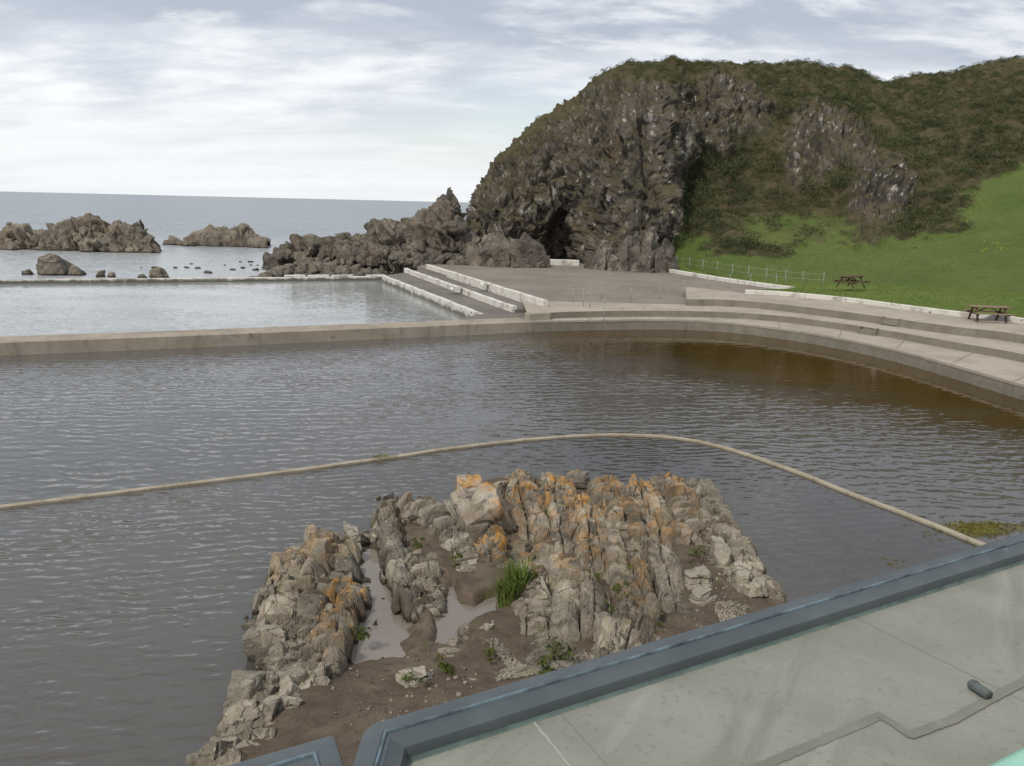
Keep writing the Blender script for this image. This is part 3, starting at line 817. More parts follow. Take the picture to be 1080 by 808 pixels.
d = rk * (1.3 * (ridged(P * np.array((.16, .16, .07)), 4, 21) - .45) + .60 * np.clip(o1, -1.5, 1.5) + .42 * np.clip(o2, -1.5, 1.5) + .24 * np.clip(o4, -1.5, 1.5) + .15 * np.clip(o3, -1.5, 1.5) - .45 * sstep(.09, 0, f2) - .5 * sstep(.10, 0, f1) + .10 * fbm(P * 1.7, 4, 8))
d += crag * 1.1
d += (1 - rk) * (1 - grass) * (.55 * np.abs(vnoise(P * .75, 91)) + .35 * np.abs(vnoise(P * 1.6, 92)) + .9 * fbm(P * .16, 4, 41) + .35 * fbm(P * .6, 4, 42) + .12 * fbm(P * 2.2, 3, 43))
d += grass * (.35 * fbm(P * .16, 3, 44) + .05 * fbm(P * .8, 3, 45))
lowm = sstep(.0, 2.5, P[:, 2])
d *= .35 + .65 * lowm
# cave in the headland foot and a dark vertical cleft
cave = sstep(1.15, .8, np.sqrt(((HPX - 592) / 19) ** 2 + (np.maximum(0, 262 - HPY) / 36) ** 2)) * (HPX < 640)
P2 = P + Nn * d[:, None]
P2[:, 1] += cave * 4.5
cleft = sstep(1, .4, np.abs(HPX - (686 + (HPY - 150) * .10)) / 13) * sstep(120, 140, HPY) * sstep(215, 195, HPY)
P2[:, 1] += cleft * 2.2
tmp = 0 * sstep(1, .3, np.abs(HPX - 716) / 8) * sstep(140, 160, HPY) * sstep(285, 262, HPY); P2[:, 1] += tmp * 1.5
Fq = grid_faces(NU, NV)
hill = make_mesh('hill', P2, Fq[:, ::-1], M_HILL, None, True, {'rock': rk, 'grass': grass}); struct(hill)
HN = vnormals(P2, Fq[:, ::-1])
if HN[:, 1].mean() > 0: HN = -HN

# scrub over hill top and slopes: one mass of gorse and heath, far off
def leaf_cloud(centers, radii, tones, per, leaf, rng, flat=.75):
    n = len(centers); tot = int(per.sum()); idx = np.repeat(np.arange(n), per)
    u = rng.normal(size=(tot, 3)); u /= np.linalg.norm(u, axis=1)[:, None]; u[:, 2] = np.abs(u[:, 2]) * 1.0 - .15
    r = radii[idx] * rng.uniform(.55, 1.05, tot)
    c = centers[idx] + u * r[:, None] * np.array((1, 1, flat))
    t = rng.normal(size=(tot, 3)); t /= np.linalg.norm(t, axis=1)[:, None]
    b = np.cross(t, u); b /= np.linalg.norm(b, axis=1)[:, None] + 1e-9
    s = (leaf[idx] if isinstance(leaf, np.ndarray) else leaf) * rng.uniform(.6, 1.3, tot)
    up = u * .5 + np.array((0, 0, .3))
    V = np.stack((c - b * s[:, None] * .5, c + b * s[:, None] * .5, c + (t * .6 + up) * s[:, None]), 1).reshape(-1, 3)
    Fc = np.arange(tot * 3).reshape(-1, 3)
    tn = np.repeat(np.clip(tones[idx] + rng.normal(0, .12, tot), 0, 1), 3)
    return V, Fc, tn
vis = (HPX > 500) & (HPX < 1330) & (P2[:, 2] > 1.5)
den = sstep(-.25, .25, fbm(P * .28, 4, 63) + .15)
band = np.interp(HPX, [520, 600, 660, 720], [.03, .10, .7, 1])
pr = (1 - np.clip(rk * 1.2, 0, 1)) * (1 - np.clip(grass * 1.25, 0, 1)) * den * vis * band
dark = np.maximum(ell(755, 195, 42, 55, 15), .6 * ell(820, 225, 40, 20)); pr = np.maximum(pr, dark * (1 - np.clip(rk, 0, 1)) * vis)
pr *= 1 - .6 * ell(850, 245, 95, 26)
pr = np.maximum(pr, .10 * vis * grass * sstep(268, 235, HPY) * (HPX < 985))
lv = np.broadcast_to(np.arange(NV) / NV, (NU, NV)).ravel(); pr[lv > .93] *= .2
area = np.linalg.norm(np.cross(np.gradient(P2.reshape(NU, NV, 3), axis=0), np.gradient(P2.reshape(NU, NV, 3), axis=1)), axis=2).ravel()
pr = pr * area; pr /= pr.sum()
NB = 12500
pick = RNG.choice(len(P2), NB, p=pr)
rad = np.clip(np.exp(RNG.normal(-.95, .5, NB)), .16, 1.3)
rad = np.where(lv[pick] > .76, np.minimum(rad, .5), rad)
tone = np.clip(.38 + .55 * fbm(P[pick] * .18, 3, 71) + RNG.normal(0, .22, NB) - .25 * dark[pick] - .25 * (rad - .4), 0, 1)
per = (30 + 110 * rad).astype(int)
V, Fc, tn = leaf_cloud(P2[pick] + HN[pick] * (rad * .15)[:, None], rad, tone, per, np.clip(rad * .16, .06, .14), RNG)
stuff(make_mesh('scrub', V, Fc, M_SCRUB, None, False, {'tone': tn}), 'dark green and brown gorse scrub covering the hill', 'scrub')
# tufts of rough grass and yellow flowers at the foot of the slope
pg = grass * vis * (HPX < 1300) * area * (HPY < 300); pg /= pg.sum()
pk = RNG.choice(len(P2), 9000, p=pg); rd = RNG.uniform(.02, .05, 9000)
V, Fc, tn = leaf_cloud(P2[pk], rd, np.clip(.5 + .5 * fbm(P[pk] * .3, 3, 72) + RNG.normal(0, .15, 9000), 0, 1), np.full(9000, 5), .05, RNG)
stuff(make_mesh('rough_grass', V, Fc, M_TUFT, None, False, {'tone': tn}), 'rough grass tufts on the green slope below the hill', 'grass')
pf = np.zeros(len(P2))
for (cx, cy, rx, ry) in ((845, 253, 8, 3), (972, 250, 12, 4), (995, 254, 8, 3), (1045, 262, 25, 8), (875, 272, 10, 3), (815, 205, 6, 3), (1020, 215, 25, 18)): pf = np.maximum(pf, ell(cx, cy, rx, ry) * (HPX > 712))
pf *= area; pf /= pf.sum()
pk = RNG.choice(len(P2), 150, p=pf)
V, Fc, tn = leaf_cloud(P2[pk] + np.array((0, 0, .12)), RNG.uniform(.05, .10, 150), RNG.uniform(0, 1, 150), np.full(150, 3), .055, RNG)
stuff(make_mesh('flowers', V, Fc, M_FLOWER, None, False, {'tone': tn}), 'yellow flowers dotted through the grass at the hill foot', 'flowers')
# lawn blades near the kerb edge, coarse enough to read as nap
m = 26000
lx = RNG.uniform(14, 40, m); ly = RNG.uniform(33, 76, m); keep = sdist(lw, lx, ly) > .12; lx, ly = lx[keep], ly[keep]
L3 = np.c_[lx, ly, np.zeros(len(lx))]
dk = np.min(np.stack([np.hypot(lx - k[0], ly - k[1]) for k in spline(KA, 1.0)]), 0)
L3[:, 2] = 1.46 - .38 * sstep(9, 0, dk) + sstep(0, 6, sdist(lw, lx, ly)) * (.06 + .14 * fbm(np.c_[lx, ly, lx * 0] * .12, 3, 3))
V, Fc, tn = leaf_cloud(L3, RNG.uniform(.01, .04, len(lx)), np.clip(.45 + .3 * fbm(L3 * .25, 3, 74) + RNG.normal(0, .06, len(lx)), 0, 1), np.full(len(lx), 4), .045, RNG)
stuff(make_mesh('lawn_grass', V, Fc, M_TUFT, None, False, {'tone': tn}), 'short mown grass blades of the lawn', 'grass')

# rock boulders at the foot of the headland
def rocks_px(name, mat, specs, label, cat='rock', seedtone=.45, layer=None, smooth=True):
    h = Heap()
    for (px, py, Y, wd, dp, ht, rz, n) in specs:      # base pixel position at depth Y; sizes in metres
        c = atY(px, py, Y)
        h.add(block((c[0], c[1], c[2] + ht * .40), (wd / 2, dp / 2, ht * .62), rotm(random.uniform(-.2, .2), random.uniform(-.25, .25), rz), n, 7, 1.15, layer, .35, .5, .92, .4), 0, seedtone + random.uniform(-.2, .2))
    return tag(h.build(name, mat), label, cat)
rocks_px('cliff_foot_rocks', M_FOOT, [(523, 278, 79.5, 3.4, 2.6, 3.0, .2, 28), (546, 280, 78.5, 4.2, 2.6, 2.4, .5, 28), (559, 279, 79.3, 3.4, 2.2, 2.8, .1, 28), (534, 281, 77.6, 2.8, 1.6, 1.7, .9, 20), (565, 281, 78, 2.8, 1.8, 1.5, .3, 20), (512, 280, 78.6, 2.6, 1.8, 2.0, .6, 20), (502, 280, 79, 2.4, 1.8, 2.2, 1.1, 20), (550, 282, 77.2, 1.6, 1.2, .9, .2, 20), (521, 282, 77.4, 1.5, 1.2, .9, .7, 20), (571, 282, 77.4, 1.2, 1.0, .7, .2, 20), (540, 279, 80, 3.6, 2, 2.7, .9, 28)], 'reddish brown fallen boulders heaped left of the cave mouth', 'rocks', .4)
rocks_px('cliff_foot_rocks', M_BUTT, [(626, 282, 78.3, 2.0, 1.8, 1.5, .2, 20), (638, 284, 77.2, 2.2, 1.8, 2.4, .7, 28), (652, 286, 76.3, 2.0, 1.6, 1.5, 1.1, 20), (662, 287, 76.0, 2.6, 2.0, 3.2, .15, 28), (673, 288, 75.0, 1.5, 1.2, 1.0, .5, 20), (682, 288, 75.6, 2.2, 1.8, 3.9, .9, 28), (693, 287, 75.6, 1.8, 1.6, 2.2, .3, 20), (702, 286, 76.2, 1.7, 1.6, 3.0, .6, 20), (646, 287, 75.8, 1.0, .9, .7, .9, 14), (688, 289, 74.6, 1.0, .9, .6, .4, 14)], 'dark grey rubble and buttress rocks at the cliff foot right of the cave', 'rocks', .45, (.9, .2, .3))

# craggy masses lofted from foot to crest, broken up by cellular facets
def craggy(name, mat, cols, label, cat, nu, nv, amp, cs, seed, back=3.0, tone=.45, crest=.5):
    """cols: (px, foot (py, Y), crest (py, Y)); the face bulges between them and the back falls away"""
    C = []
    for px, (fy, fY), (ty, tY) in cols:
        f_ = atY(px, fy, fY); t_ = atY(px, ty, tY); m_ = f_ * .42 + t_ * .58 + np.array((0, -.35, .12)) * (t_[2] - f_[2]) * .5
        l_ = f_ * .8 + t_ * .2 + np.array((0, -.2, .05)); hgt = max(.3, t_[2] - f_[2])
        C.append([f_ + np.array((0, -.6, -1.2)), f_, l_, m_, t_, t_ + np.array((.1, hgt * .35, -hgt * .25)), np.array((t_[0] * 1.02, t_[1] + back, f_[2] - 1.0))])
    C = np.array(C); lv_ = np.array([0, .08, .22, .5, .78, .88, 1.0]); uu = np.linspace(0, len(cols) - 1, nu)
    A_ = np.stack([[np.interp(uu, np.arange(len(cols)), C[:, l, k]) for k in range(3)] for l in range(7)])
    vv_ = np.linspace(0, 1, nv); G_ = np.transpose(np.stack([[np.interp(vv_, lv_, A_[:, k, i]) for k in range(3)] for i in range(nu)]), (0, 2, 1))
    for it in range(2):
        g_ = G_.copy(); g_[:, 1:-1] = (G_[:, :-2] + 2 * G_[:, 1:-1] + G_[:, 2:]) / 4; G_ = g_
    sm = G_.copy()
    for it in range(30):
        g_ = sm.copy(); g_[1:-1] = (sm[:-2] + 2 * sm[1:-1] + sm[2:]) / 4; g_[:, 1:-1] = (g_[:, :-2] + 2 * g_[:, 1:-1] + g_[:, 2:]) / 4; sm = g_
    N_ = np.cross(np.gradient(sm, axis=0), np.gradient(sm, axis=1)); N_ /= np.linalg.norm(N_, axis=2)[..., None] + 1e-9
    N_ = N_.reshape(-1, 3); Pp = G_.reshape(-1, 3)
    if N_[:, 1].mean() > 0: N_ = -N_
    tilt = np.stack((Pp[:, 0] + .5 * Pp[:, 2], Pp[:, 1], Pp[:, 2] * .75 - .2 * Pp[:, 0]), 1)
    wv_ = np.stack([fbm(Pp * cs, 2, seed + k) for k in range(3)], 1) * .35
    a1, b1_ = cells(tilt * cs * .42 + wv_, seed); a2, b2_ = cells(tilt * cs * 1.05 + wv_, seed + 7); a3, b3_ = cells(tilt * cs * 3.0, seed + 13); a4, b4_ = cells(tilt * cs * 6.5, seed + 23)
    dd_ = amp * (.95 * np.clip(b1_, -1.5, 1.5) + .50 * np.clip(b2_, -1.5, 1.5) + .17 * np.clip(b3_, -1.5, 1.5) + .06 * np.clip(b4_, -1.5, 1.5) - .22 * sstep(.07, 0, a2) - .3 * sstep(.08, 0, a1) - .05 * sstep(.08, 0, a3))
    lvf = np.broadcast_to(vv_, (nu, nv)).ravel()
    damp = 1 - (1 - crest) * sstep(.16, .04, np.abs(lvf - .80))
    Pd = Pp + N_ * (dd_ * damp)[:, None]
    o_ = make_mesh(name, Pd - Pp.mean(0), grid_faces(nu, nv)[:, ::-1], mat, None, True, {'tone': np.clip(tone + .25 * b1_ + .15 * b2_, 0, 1), 'lichen': np.zeros(len(Pd))})
    o_.location = Pp.mean(0); return tag(o_, label, cat)
skl = [(280, 272), (286, 265), (292, 262), (300, 258), (308, 256), (315, 251), (324, 250), (331, 246), (340, 249), (348, 247), (356, 249), (365, 244), (371, 246), (378, 242), (384, 240), (388, 233), (394, 231), (400, 234), (408, 231), (415, 229), (422, 232), (430, 228), (438, 227), (446, 221), (452, 222), (458, 216), (462, 213), (466, 205), (470, 202), (472, 198), (475, 196.5), (478, 198), (481, 201.5), (484, 207), (487, 216), (489, 229), (493, 241), (498, 246), (506, 250)]
cols = []
for px, py in skl:
    f0 = np.interp(px, [280, 330, 400, 440, 506], [274, 271, 275, 278, 280]); Yf = np.interp(px, [280, 400, 506], [83, 80.5, 78.8]); Yt = np.interp(px, [280, 400, 475, 506], [85.5, 84.5, 83.5, 82.5])
    cols.append((px, (f0, Yf), (py + (3.5 if px < 440 else 0), Yt)))
craggy('rocky_spur', M_SPUR, cols, 'jagged dark rock ridge rising from the sea to a pointed pinnacle beside the headland', 'rock', 420, 110, .75, .62, 5, 4.0, .45, .45)
h = Heap()
for k in range(120):
    px = random.uniform(290, 500); q = random.random() ** 1.5; bot = np.interp(px, [290, 400, 440, 500], [272, 276, 279, 281])
    py = bot - 10 * q; Y = np.interp(px, [280, 400, 506], [81.8, 79.6, 78]) + q * 1.2
    c = atY(px, py, Y); sz_ = random.uniform(.2, .6)
    h.add(block((c[0], Y, c[2] + sz_ * .1), (sz_, sz_ * .8, sz_ * random.uniform(.6, 1.0)), rotm(random.uniform(-.5, .5), random.uniform(-.5, .5), random.uniform(0, 6)), 7), 0, random.uniform(.2, .8))
stuff(h.build('fallen_stones', M_SPUR), 'fallen stones along the foot of the jagged rock ridge', 'stones')

# boulder beach
bp = [at(px, py, 0) for px, py in ((262, 289), (330, 274), (390, 266), (450, 262), (480, 270), (470, 279), (428, 282), (404, 289))]
gx, gy = np.meshgrid(np.linspace(-26, -3, 70), np.linspace(64, 86, 60), indexing='ij')
dd = sdist(bp, gx, gy); bz = -1.1 + 1.75 * sstep(-1.5, 4, dd) + .15 * fbm(np.c_[gx.ravel(), gy.ravel(), gx.ravel() * 0] * .8, 3, 5).reshape(gx.shape)
struct(make_mesh('beach', np.stack((gx, gy, bz), -1).reshape(-1, 3), grid_faces(70, 60), M_SPUR, None, True, {'tone': np.full(gx.size, .35), 'lichen': np.zeros(gx.size)}))
h = Heap(); cnt = 0
bigs = []
while cnt < 430:
    x, y = random.uniform(-27, -4), random.uniform(65, 86)
    q = float(sdist(bp, np.array([x]), np.array([y]))[0])
    if q < -1.6 + random.random() * 2.2: continue
    z = -1.1 + 1.75 * float(sstep(-1.5, 4, np.array(q)))
    s = random.uniform(.22, .55)
    h.add(block((x, y, z + s * .25), (s, s * random.uniform(.6, 1), s * random.uniform(.5, .85)), rotm(random.uniform(-.4, .4), random.uniform(-.4, .4), random.uniform(0, 6)), 5, 5, .8), 0, random.uniform(.55, 1)); cnt += 1
stuff(h.build('beach_stones', M_SPUR), 'grey boulders heaped on the beach behind the sea wall', 'stones')

# rocks in the sea
craggy('sea_rock', M_SEAROCK, [(px, (by, 110), (py, 114)) for px, py, by in ((-70, 262, 264), (-60, 246, 264), (-40, 240, 264), (-20, 243, 264), (-8, 246, 264), (2, 243, 264), (10, 239, 264), (20, 239, 264), (28, 237, 264), (34, 242, 264), (42, 240, 264), (50, 241, 264), (55, 238, 264), (62, 238, 264), (70, 236, 264), (76, 233, 264), (82, 232, 264), (88, 229, 264), (94, 226, 264), (99, 229, 264), (103, 227, 264), (110, 234, 264), (116, 237, 264), (121, 231, 264), (126, 228, 264), (132, 233, 264), (138, 234, 264), (144, 231, 264), (149, 229, 263), (152, 240, 263), (158, 248, 262), (164, 256, 262), (168, 262, 262))], 'long jagged dark rock reef standing in the sea at far left', 'sea rock', 300, 80, .9, .55, 41, 5.0, .5, .4)
craggy('sea_rock', M_SEAROCK, [(px, (by, 127), (py, 132)) for px, py, by in ((188, 259, 259), (192, 250, 259), (198, 247, 260), (206, 243, 260), (216, 241, 260), (226, 239, 260), (236, 239, 261), (243, 237, 261), (250, 235, 260), (257, 236, 259), (262, 240, 258), (268, 246, 258), (274, 250, 257), (282, 255, 256))], 'low brown rock hump in the sea right of the long reef', 'sea rock', 160, 70, .8, .5, 57, 5.0, .6, .5)
for (px, py, Y, w_, d_, h_, lab) in ((55, 292, 78, 3.7, 2.6, 1.9, 'big blocky brown boulder behind the far sea wall'), (80, 290, 77.5, 1.5, 1.2, .8, 'flat boulder leaning at the right foot of the big blocky boulder'), (166, 291, 77, 1.6, 1.3, 1.0, 'lone rounded boulder midway along the far sea wall'), (28, 292, 77, .9, .8, .5, 'small pale stone left of the big blocky boulder'), (107, 293, 76.5, .8, .8, .7, 'small dark boulder touching the far sea wall between bigger boulders'), (179, 257, 130, 2.4, 1.6, .7, 'small low rock awash between the reef and the rock hump'), (118, 290, 76.5, .9, .7, .4, 'flat small stone right of the small dark boulder'), (150, 293, 76, .8, .6, .35, 'low dark stone just left of the lone rounded boulder')):
    h = Heap(); c = atY(px, py, Y)
    h.add(block((c[0], Y, SEA + h_ * .45), (w_ / 2, d_ / 2, h_ * .62), rotm(.12, .2, .3 + px), 20, 9, 1.1, None, .2, .5, .95, .4), 0, .7)
    tag(h.build('sea_boulder', M_SEAROCK), lab, 'boulder')
h = Heap()
for k in range(46):
    px = random.uniform(120, 300); py = random.uniform(278, 290) - max(0, (px - 200)) * .05
    if random.random() > (px - 90) / 200: continue
    c = at(px, py, SEA); s = random.uniform(.12, .4)
    h.add(block((c[0], c[1], SEA + .02), (s, s * .7, s * .5), rotm(0, 0, random.uniform(0, 6)), 5, 4, .8), 0, random.uniform(.1, .5))
stuff(h.build('shallow_stones', M_SEAROCK), 'dark stones breaking the surface of the shallow sea', 'stones')

# ------------------------------------------------------------------ posts, fence, cave block, steps
def post_mesh(hgt):
    mb = MB(); mb.tube([(0, 0, -.1), (0, 0, hgt - .1)], .02, 8)
    mb.tube([(0, 0, hgt - .12), (0, 0, hgt - .10), (0, 0, hgt - .05), (0, 0, hgt), (0, 0, hgt + .02)], [.02, .042, .052, .036, .01], 10)
    return mb
fence = empty('wire_fence', (0, 0, 0)); tag(fence, 'white posts carrying thin wires along the lawn edge of the apron', 'fence')
fpts = [(700, 283), (713, 283.5), (727, 285.5), (741, 287.5), (756, 290), (772, 293), (789, 295.5), (808, 298), (828, 300.5), (846, 302), (868, 303.5)]
fw_ = []
for (px, py) in fpts:
    c = at(px, py - 1.5, 1.2); fw_.append(c)
    o = post_mesh(1.05).build('post', M_POST, fence, 0, True); o.location = (c[0], c[1], 1.12)
mb = MB()
for zz in (.55, .95):
    for a, b in zip(fw_[:-1], fw_[1:]): mb.tube([(a[0], a[1], 1.12 + zz), ((a[0] + b[0]) / 2, (a[1] + b[1]) / 2, 1.12 + zz - .04), (b[0], b[1], 1.12 + zz)], .008, 5)
mb.build('wire', M_WIRE, fence)
plat_posts = [(604, 319), (615, 323.5), (622, 325), (634, 316), (665, 317.5), (696, 315.5), (721, 313), (745, 307), (769, 304.5), (791, 304.5), (818, 303)]
src = None
for (px, py) in plat_posts:
    c = at(px, py, T2)
    if src is None: o = src = post_mesh(1.0).build('railing_post', M_POST, None, 0, True)
    else: o = src.copy(); COL.objects.link(o)
    o.location = (c[0], c[1], T2); tag(o, 'thin pale knobbed post standing alone on the grey apron', 'post', 'posts standing on the apron')
c = at(637, 337, T1); o = src.copy(); COL.objects.link(o); o.location = (c[0], c[1], T1); tag(o, 'thin pale post on the lowest terrace at the pool edge', 'post')
a, b = at(576, 276.5, 1.1), at(611, 277.5, 1.1)
cb = MB().beam((a[0], a[1], 1.0), (b[0], b[1], 1.0), .8, .75).build('low_block', M_WHITE, None, .05); tag(cb, 'long low white block lying across the cave mouth', 'block')
# concrete step units on the risers
def step_unit(px0, px1, py0, py1, z, lab):
    a = Vector((*at(px0, py0, z), z)); b = Vector((*at(px1, py1, z), z)); d = (b - a).normalized(); nrm = Vector((d.y, -d.x, 0))
    e = empty('step_unit', ((a.x + b.x) / 2, (a.y + b.y) / 2, z)); tag(e, lab, 'step')
    base = e.location
    m1 = MB(); m1.beam(a - base + nrm * .03 + Vector((0, 0, -.25)), b - base + nrm * .03 + Vector((0, 0, -.25)), .34, .24); m1.build('tread', M_RISER, e, .015)
    for q in (a, b):
        m2 = MB(); m2.box(q - base + nrm * .02 + Vector((0, 0, -.20)), (.10, .36, .40), Matrix.Rotation(math.atan2(d.y, d.x), 3, 'Z')); m2.build('cheek', M_RISER, e, .012)
step_unit(656, 679, 325.5, 325.5, T2 + .02, 'small concrete step let into the middle riser near the apron posts')
step_unit(908, 925, 344.2, 346.5, T2 + .02, 'small concrete step let into the middle riser on the curved terraces')
step_unit(932, 950, 333.8, 336.2, T3 + .02, 'small concrete step let into the top riser of the curved terraces')
# end block of the middle terrace
c0 = R2[0]; mb = MB().box((c0[0] + .55, c0[1] + .2, .68), (1.3, .5, .5), Matrix.Rotation(.5, 3, 'Z')); tag(mb.build('end_block', M_CONC, None, .03), 'stubby concrete block ending the middle terrace beside the causeway', 'block')

# ------------------------------------------------------------------ picnic tables
def picnic(name, loc, rz, mat, matf, label):
    e = empty(name, loc, rz); tag(e, label, 'picnic table', 'picnic tables by the lawn')
    mb = MB()
    for k in range(5): mb.box((0, -.30 + k * .15, .74), (1.85, .138, .042))
    mb.build('tabletop', mat, e, .006)
    for s in (-1, 1):
        mb = MB()
        for k in (0, 1): mb.box((0, s * (.64 + k * .145), .45), (1.85, .135, .042))
        mb.build('seat', mat, e, .006)
    for s in (-1, 1):
        mb = MB(); x = s * .66
        for q in (-1, 1): mb.beam((x, q * .22, .715), (x, q * .62, 0), .09, .045)
        mb.beam((x + .05 * s, -.78, .405), (x + .05 * s, .78, .405), .045, .10); mb.beam((x + .05 * s, -.34, .69), (x + .05 * s, .34, .69), .045, .07)
        mb.build('leg_frame', matf, e, .005)
    mb = MB()
    for s in (-1, 1): mb.beam((s * .62, 0, .42), (s * .08, 0, .70), .07, .04)
    mb.build('brace', matf, e, .005)
c = at(897, 303.5, 1.6); picnic('picnic_table', (c[0], c[1], 1.6), math.radians(38), M_WOODD, M_WOODD, 'dark brown picnic table standing out on the lawn')
c = at(1041, 339, T3); picnic('picnic_table', (c[0], c[1], T3 + .002), math.radians(-8), M_WOODL, M_WOODD, 'lighter wooden picnic table on the top terrace against the lawn kerb')

# ------------------------------------------------------------------ rock outcrop in the paddling pool
outl_px = [(262, 640), (258, 715), (228, 758), (205, 808), (200, 870), (420, 1000), (1000, 860), (900, 660), (830, 632), (802, 600), (787, 570), (757, 540), (737, 515), (700, 505), (640, 514), (600, 508), (545, 500), (505, 505), (470, 540), (430, 530), (392, 545), (394, 600), (408, 640), (422, 662), (412, 690), (376, 694), (388, 645), (374, 600), (358, 572), (330, 562), (292, 585)]
outl = [at(x, y, .03) for x, y in outl_px]
pud_px = [(465, 622), (478, 618), (485, 636), (500, 640), (513, 632), (525, 628), (524, 650), (498, 658), (487, 668), (492, 684), (478, 686), (460, 680), (462, 650)]
pud = [at(x, y, .05) for x, y in pud_px]
pud2 = [at(x, y, .05) for x, y in ((253, 737), (268, 731), (276, 744), (262, 752))]
nx, ny = 330, 380
gx, gy = np.meshgrid(np.linspace(-5.2, 6.2, nx), np.linspace(3.2, 21, ny), indexing='ij')
Q = np.c_[gx.ravel(), gy.ravel(), np.zeros(gx.size)]
dd = sdist(outl, gx, gy).ravel() + .25 * fbm(Q * 1.4, 3, 17)
bz = -.35 + .50 * sstep(-.35, .45, dd) + sstep(.2, 1.2, dd) * (.06 + .10 * fbm(Q * .8, 4, 18)) + .03 * fbm(Q * 4, 4, 19)
pd = np.maximum(sdist(pud, gx, gy).ravel() + .06 * fbm(Q * 3, 3, 20), sdist(pud2, gx, gy).ravel())
bz = np.where(True, bz - (bz + .06) * sstep(-.12, .10, pd), bz)
slope_ = sstep(11.2, 7, Q[:, 1]) * .35; bz = bz + slope_ * sstep(.2, 1.0, dd)
struct(make_mesh('ground', np.c_[Q[:, :2], bz], grid_faces(nx, ny), M_SOIL))
BED = bz.reshape(nx, ny)
def bedz(x, y):
    i = int(np.clip((x + 5.2) / 11.4 * (nx - 1), 0, nx - 1)); j = int(np.clip((y - 3.2) / 17.8 * (ny - 1), 0, ny - 1)); return BED[i, j]
ex = [tuple(np.array(p) + (np.array(p) - np.mean(pud, axis=0)) * .25) for p in pud]
disc_sheet('puddle', ex, .05, M_PUDDLE)
chan = [at(x, y, .02) for x, y in ((378, 566), (396, 556), (412, 600), (428, 640), (440, 668), (424, 720), (360, 720), (374, 645), (362, 600))]
disc_sheet('puddle', chan, .016, M_PUDDLE)

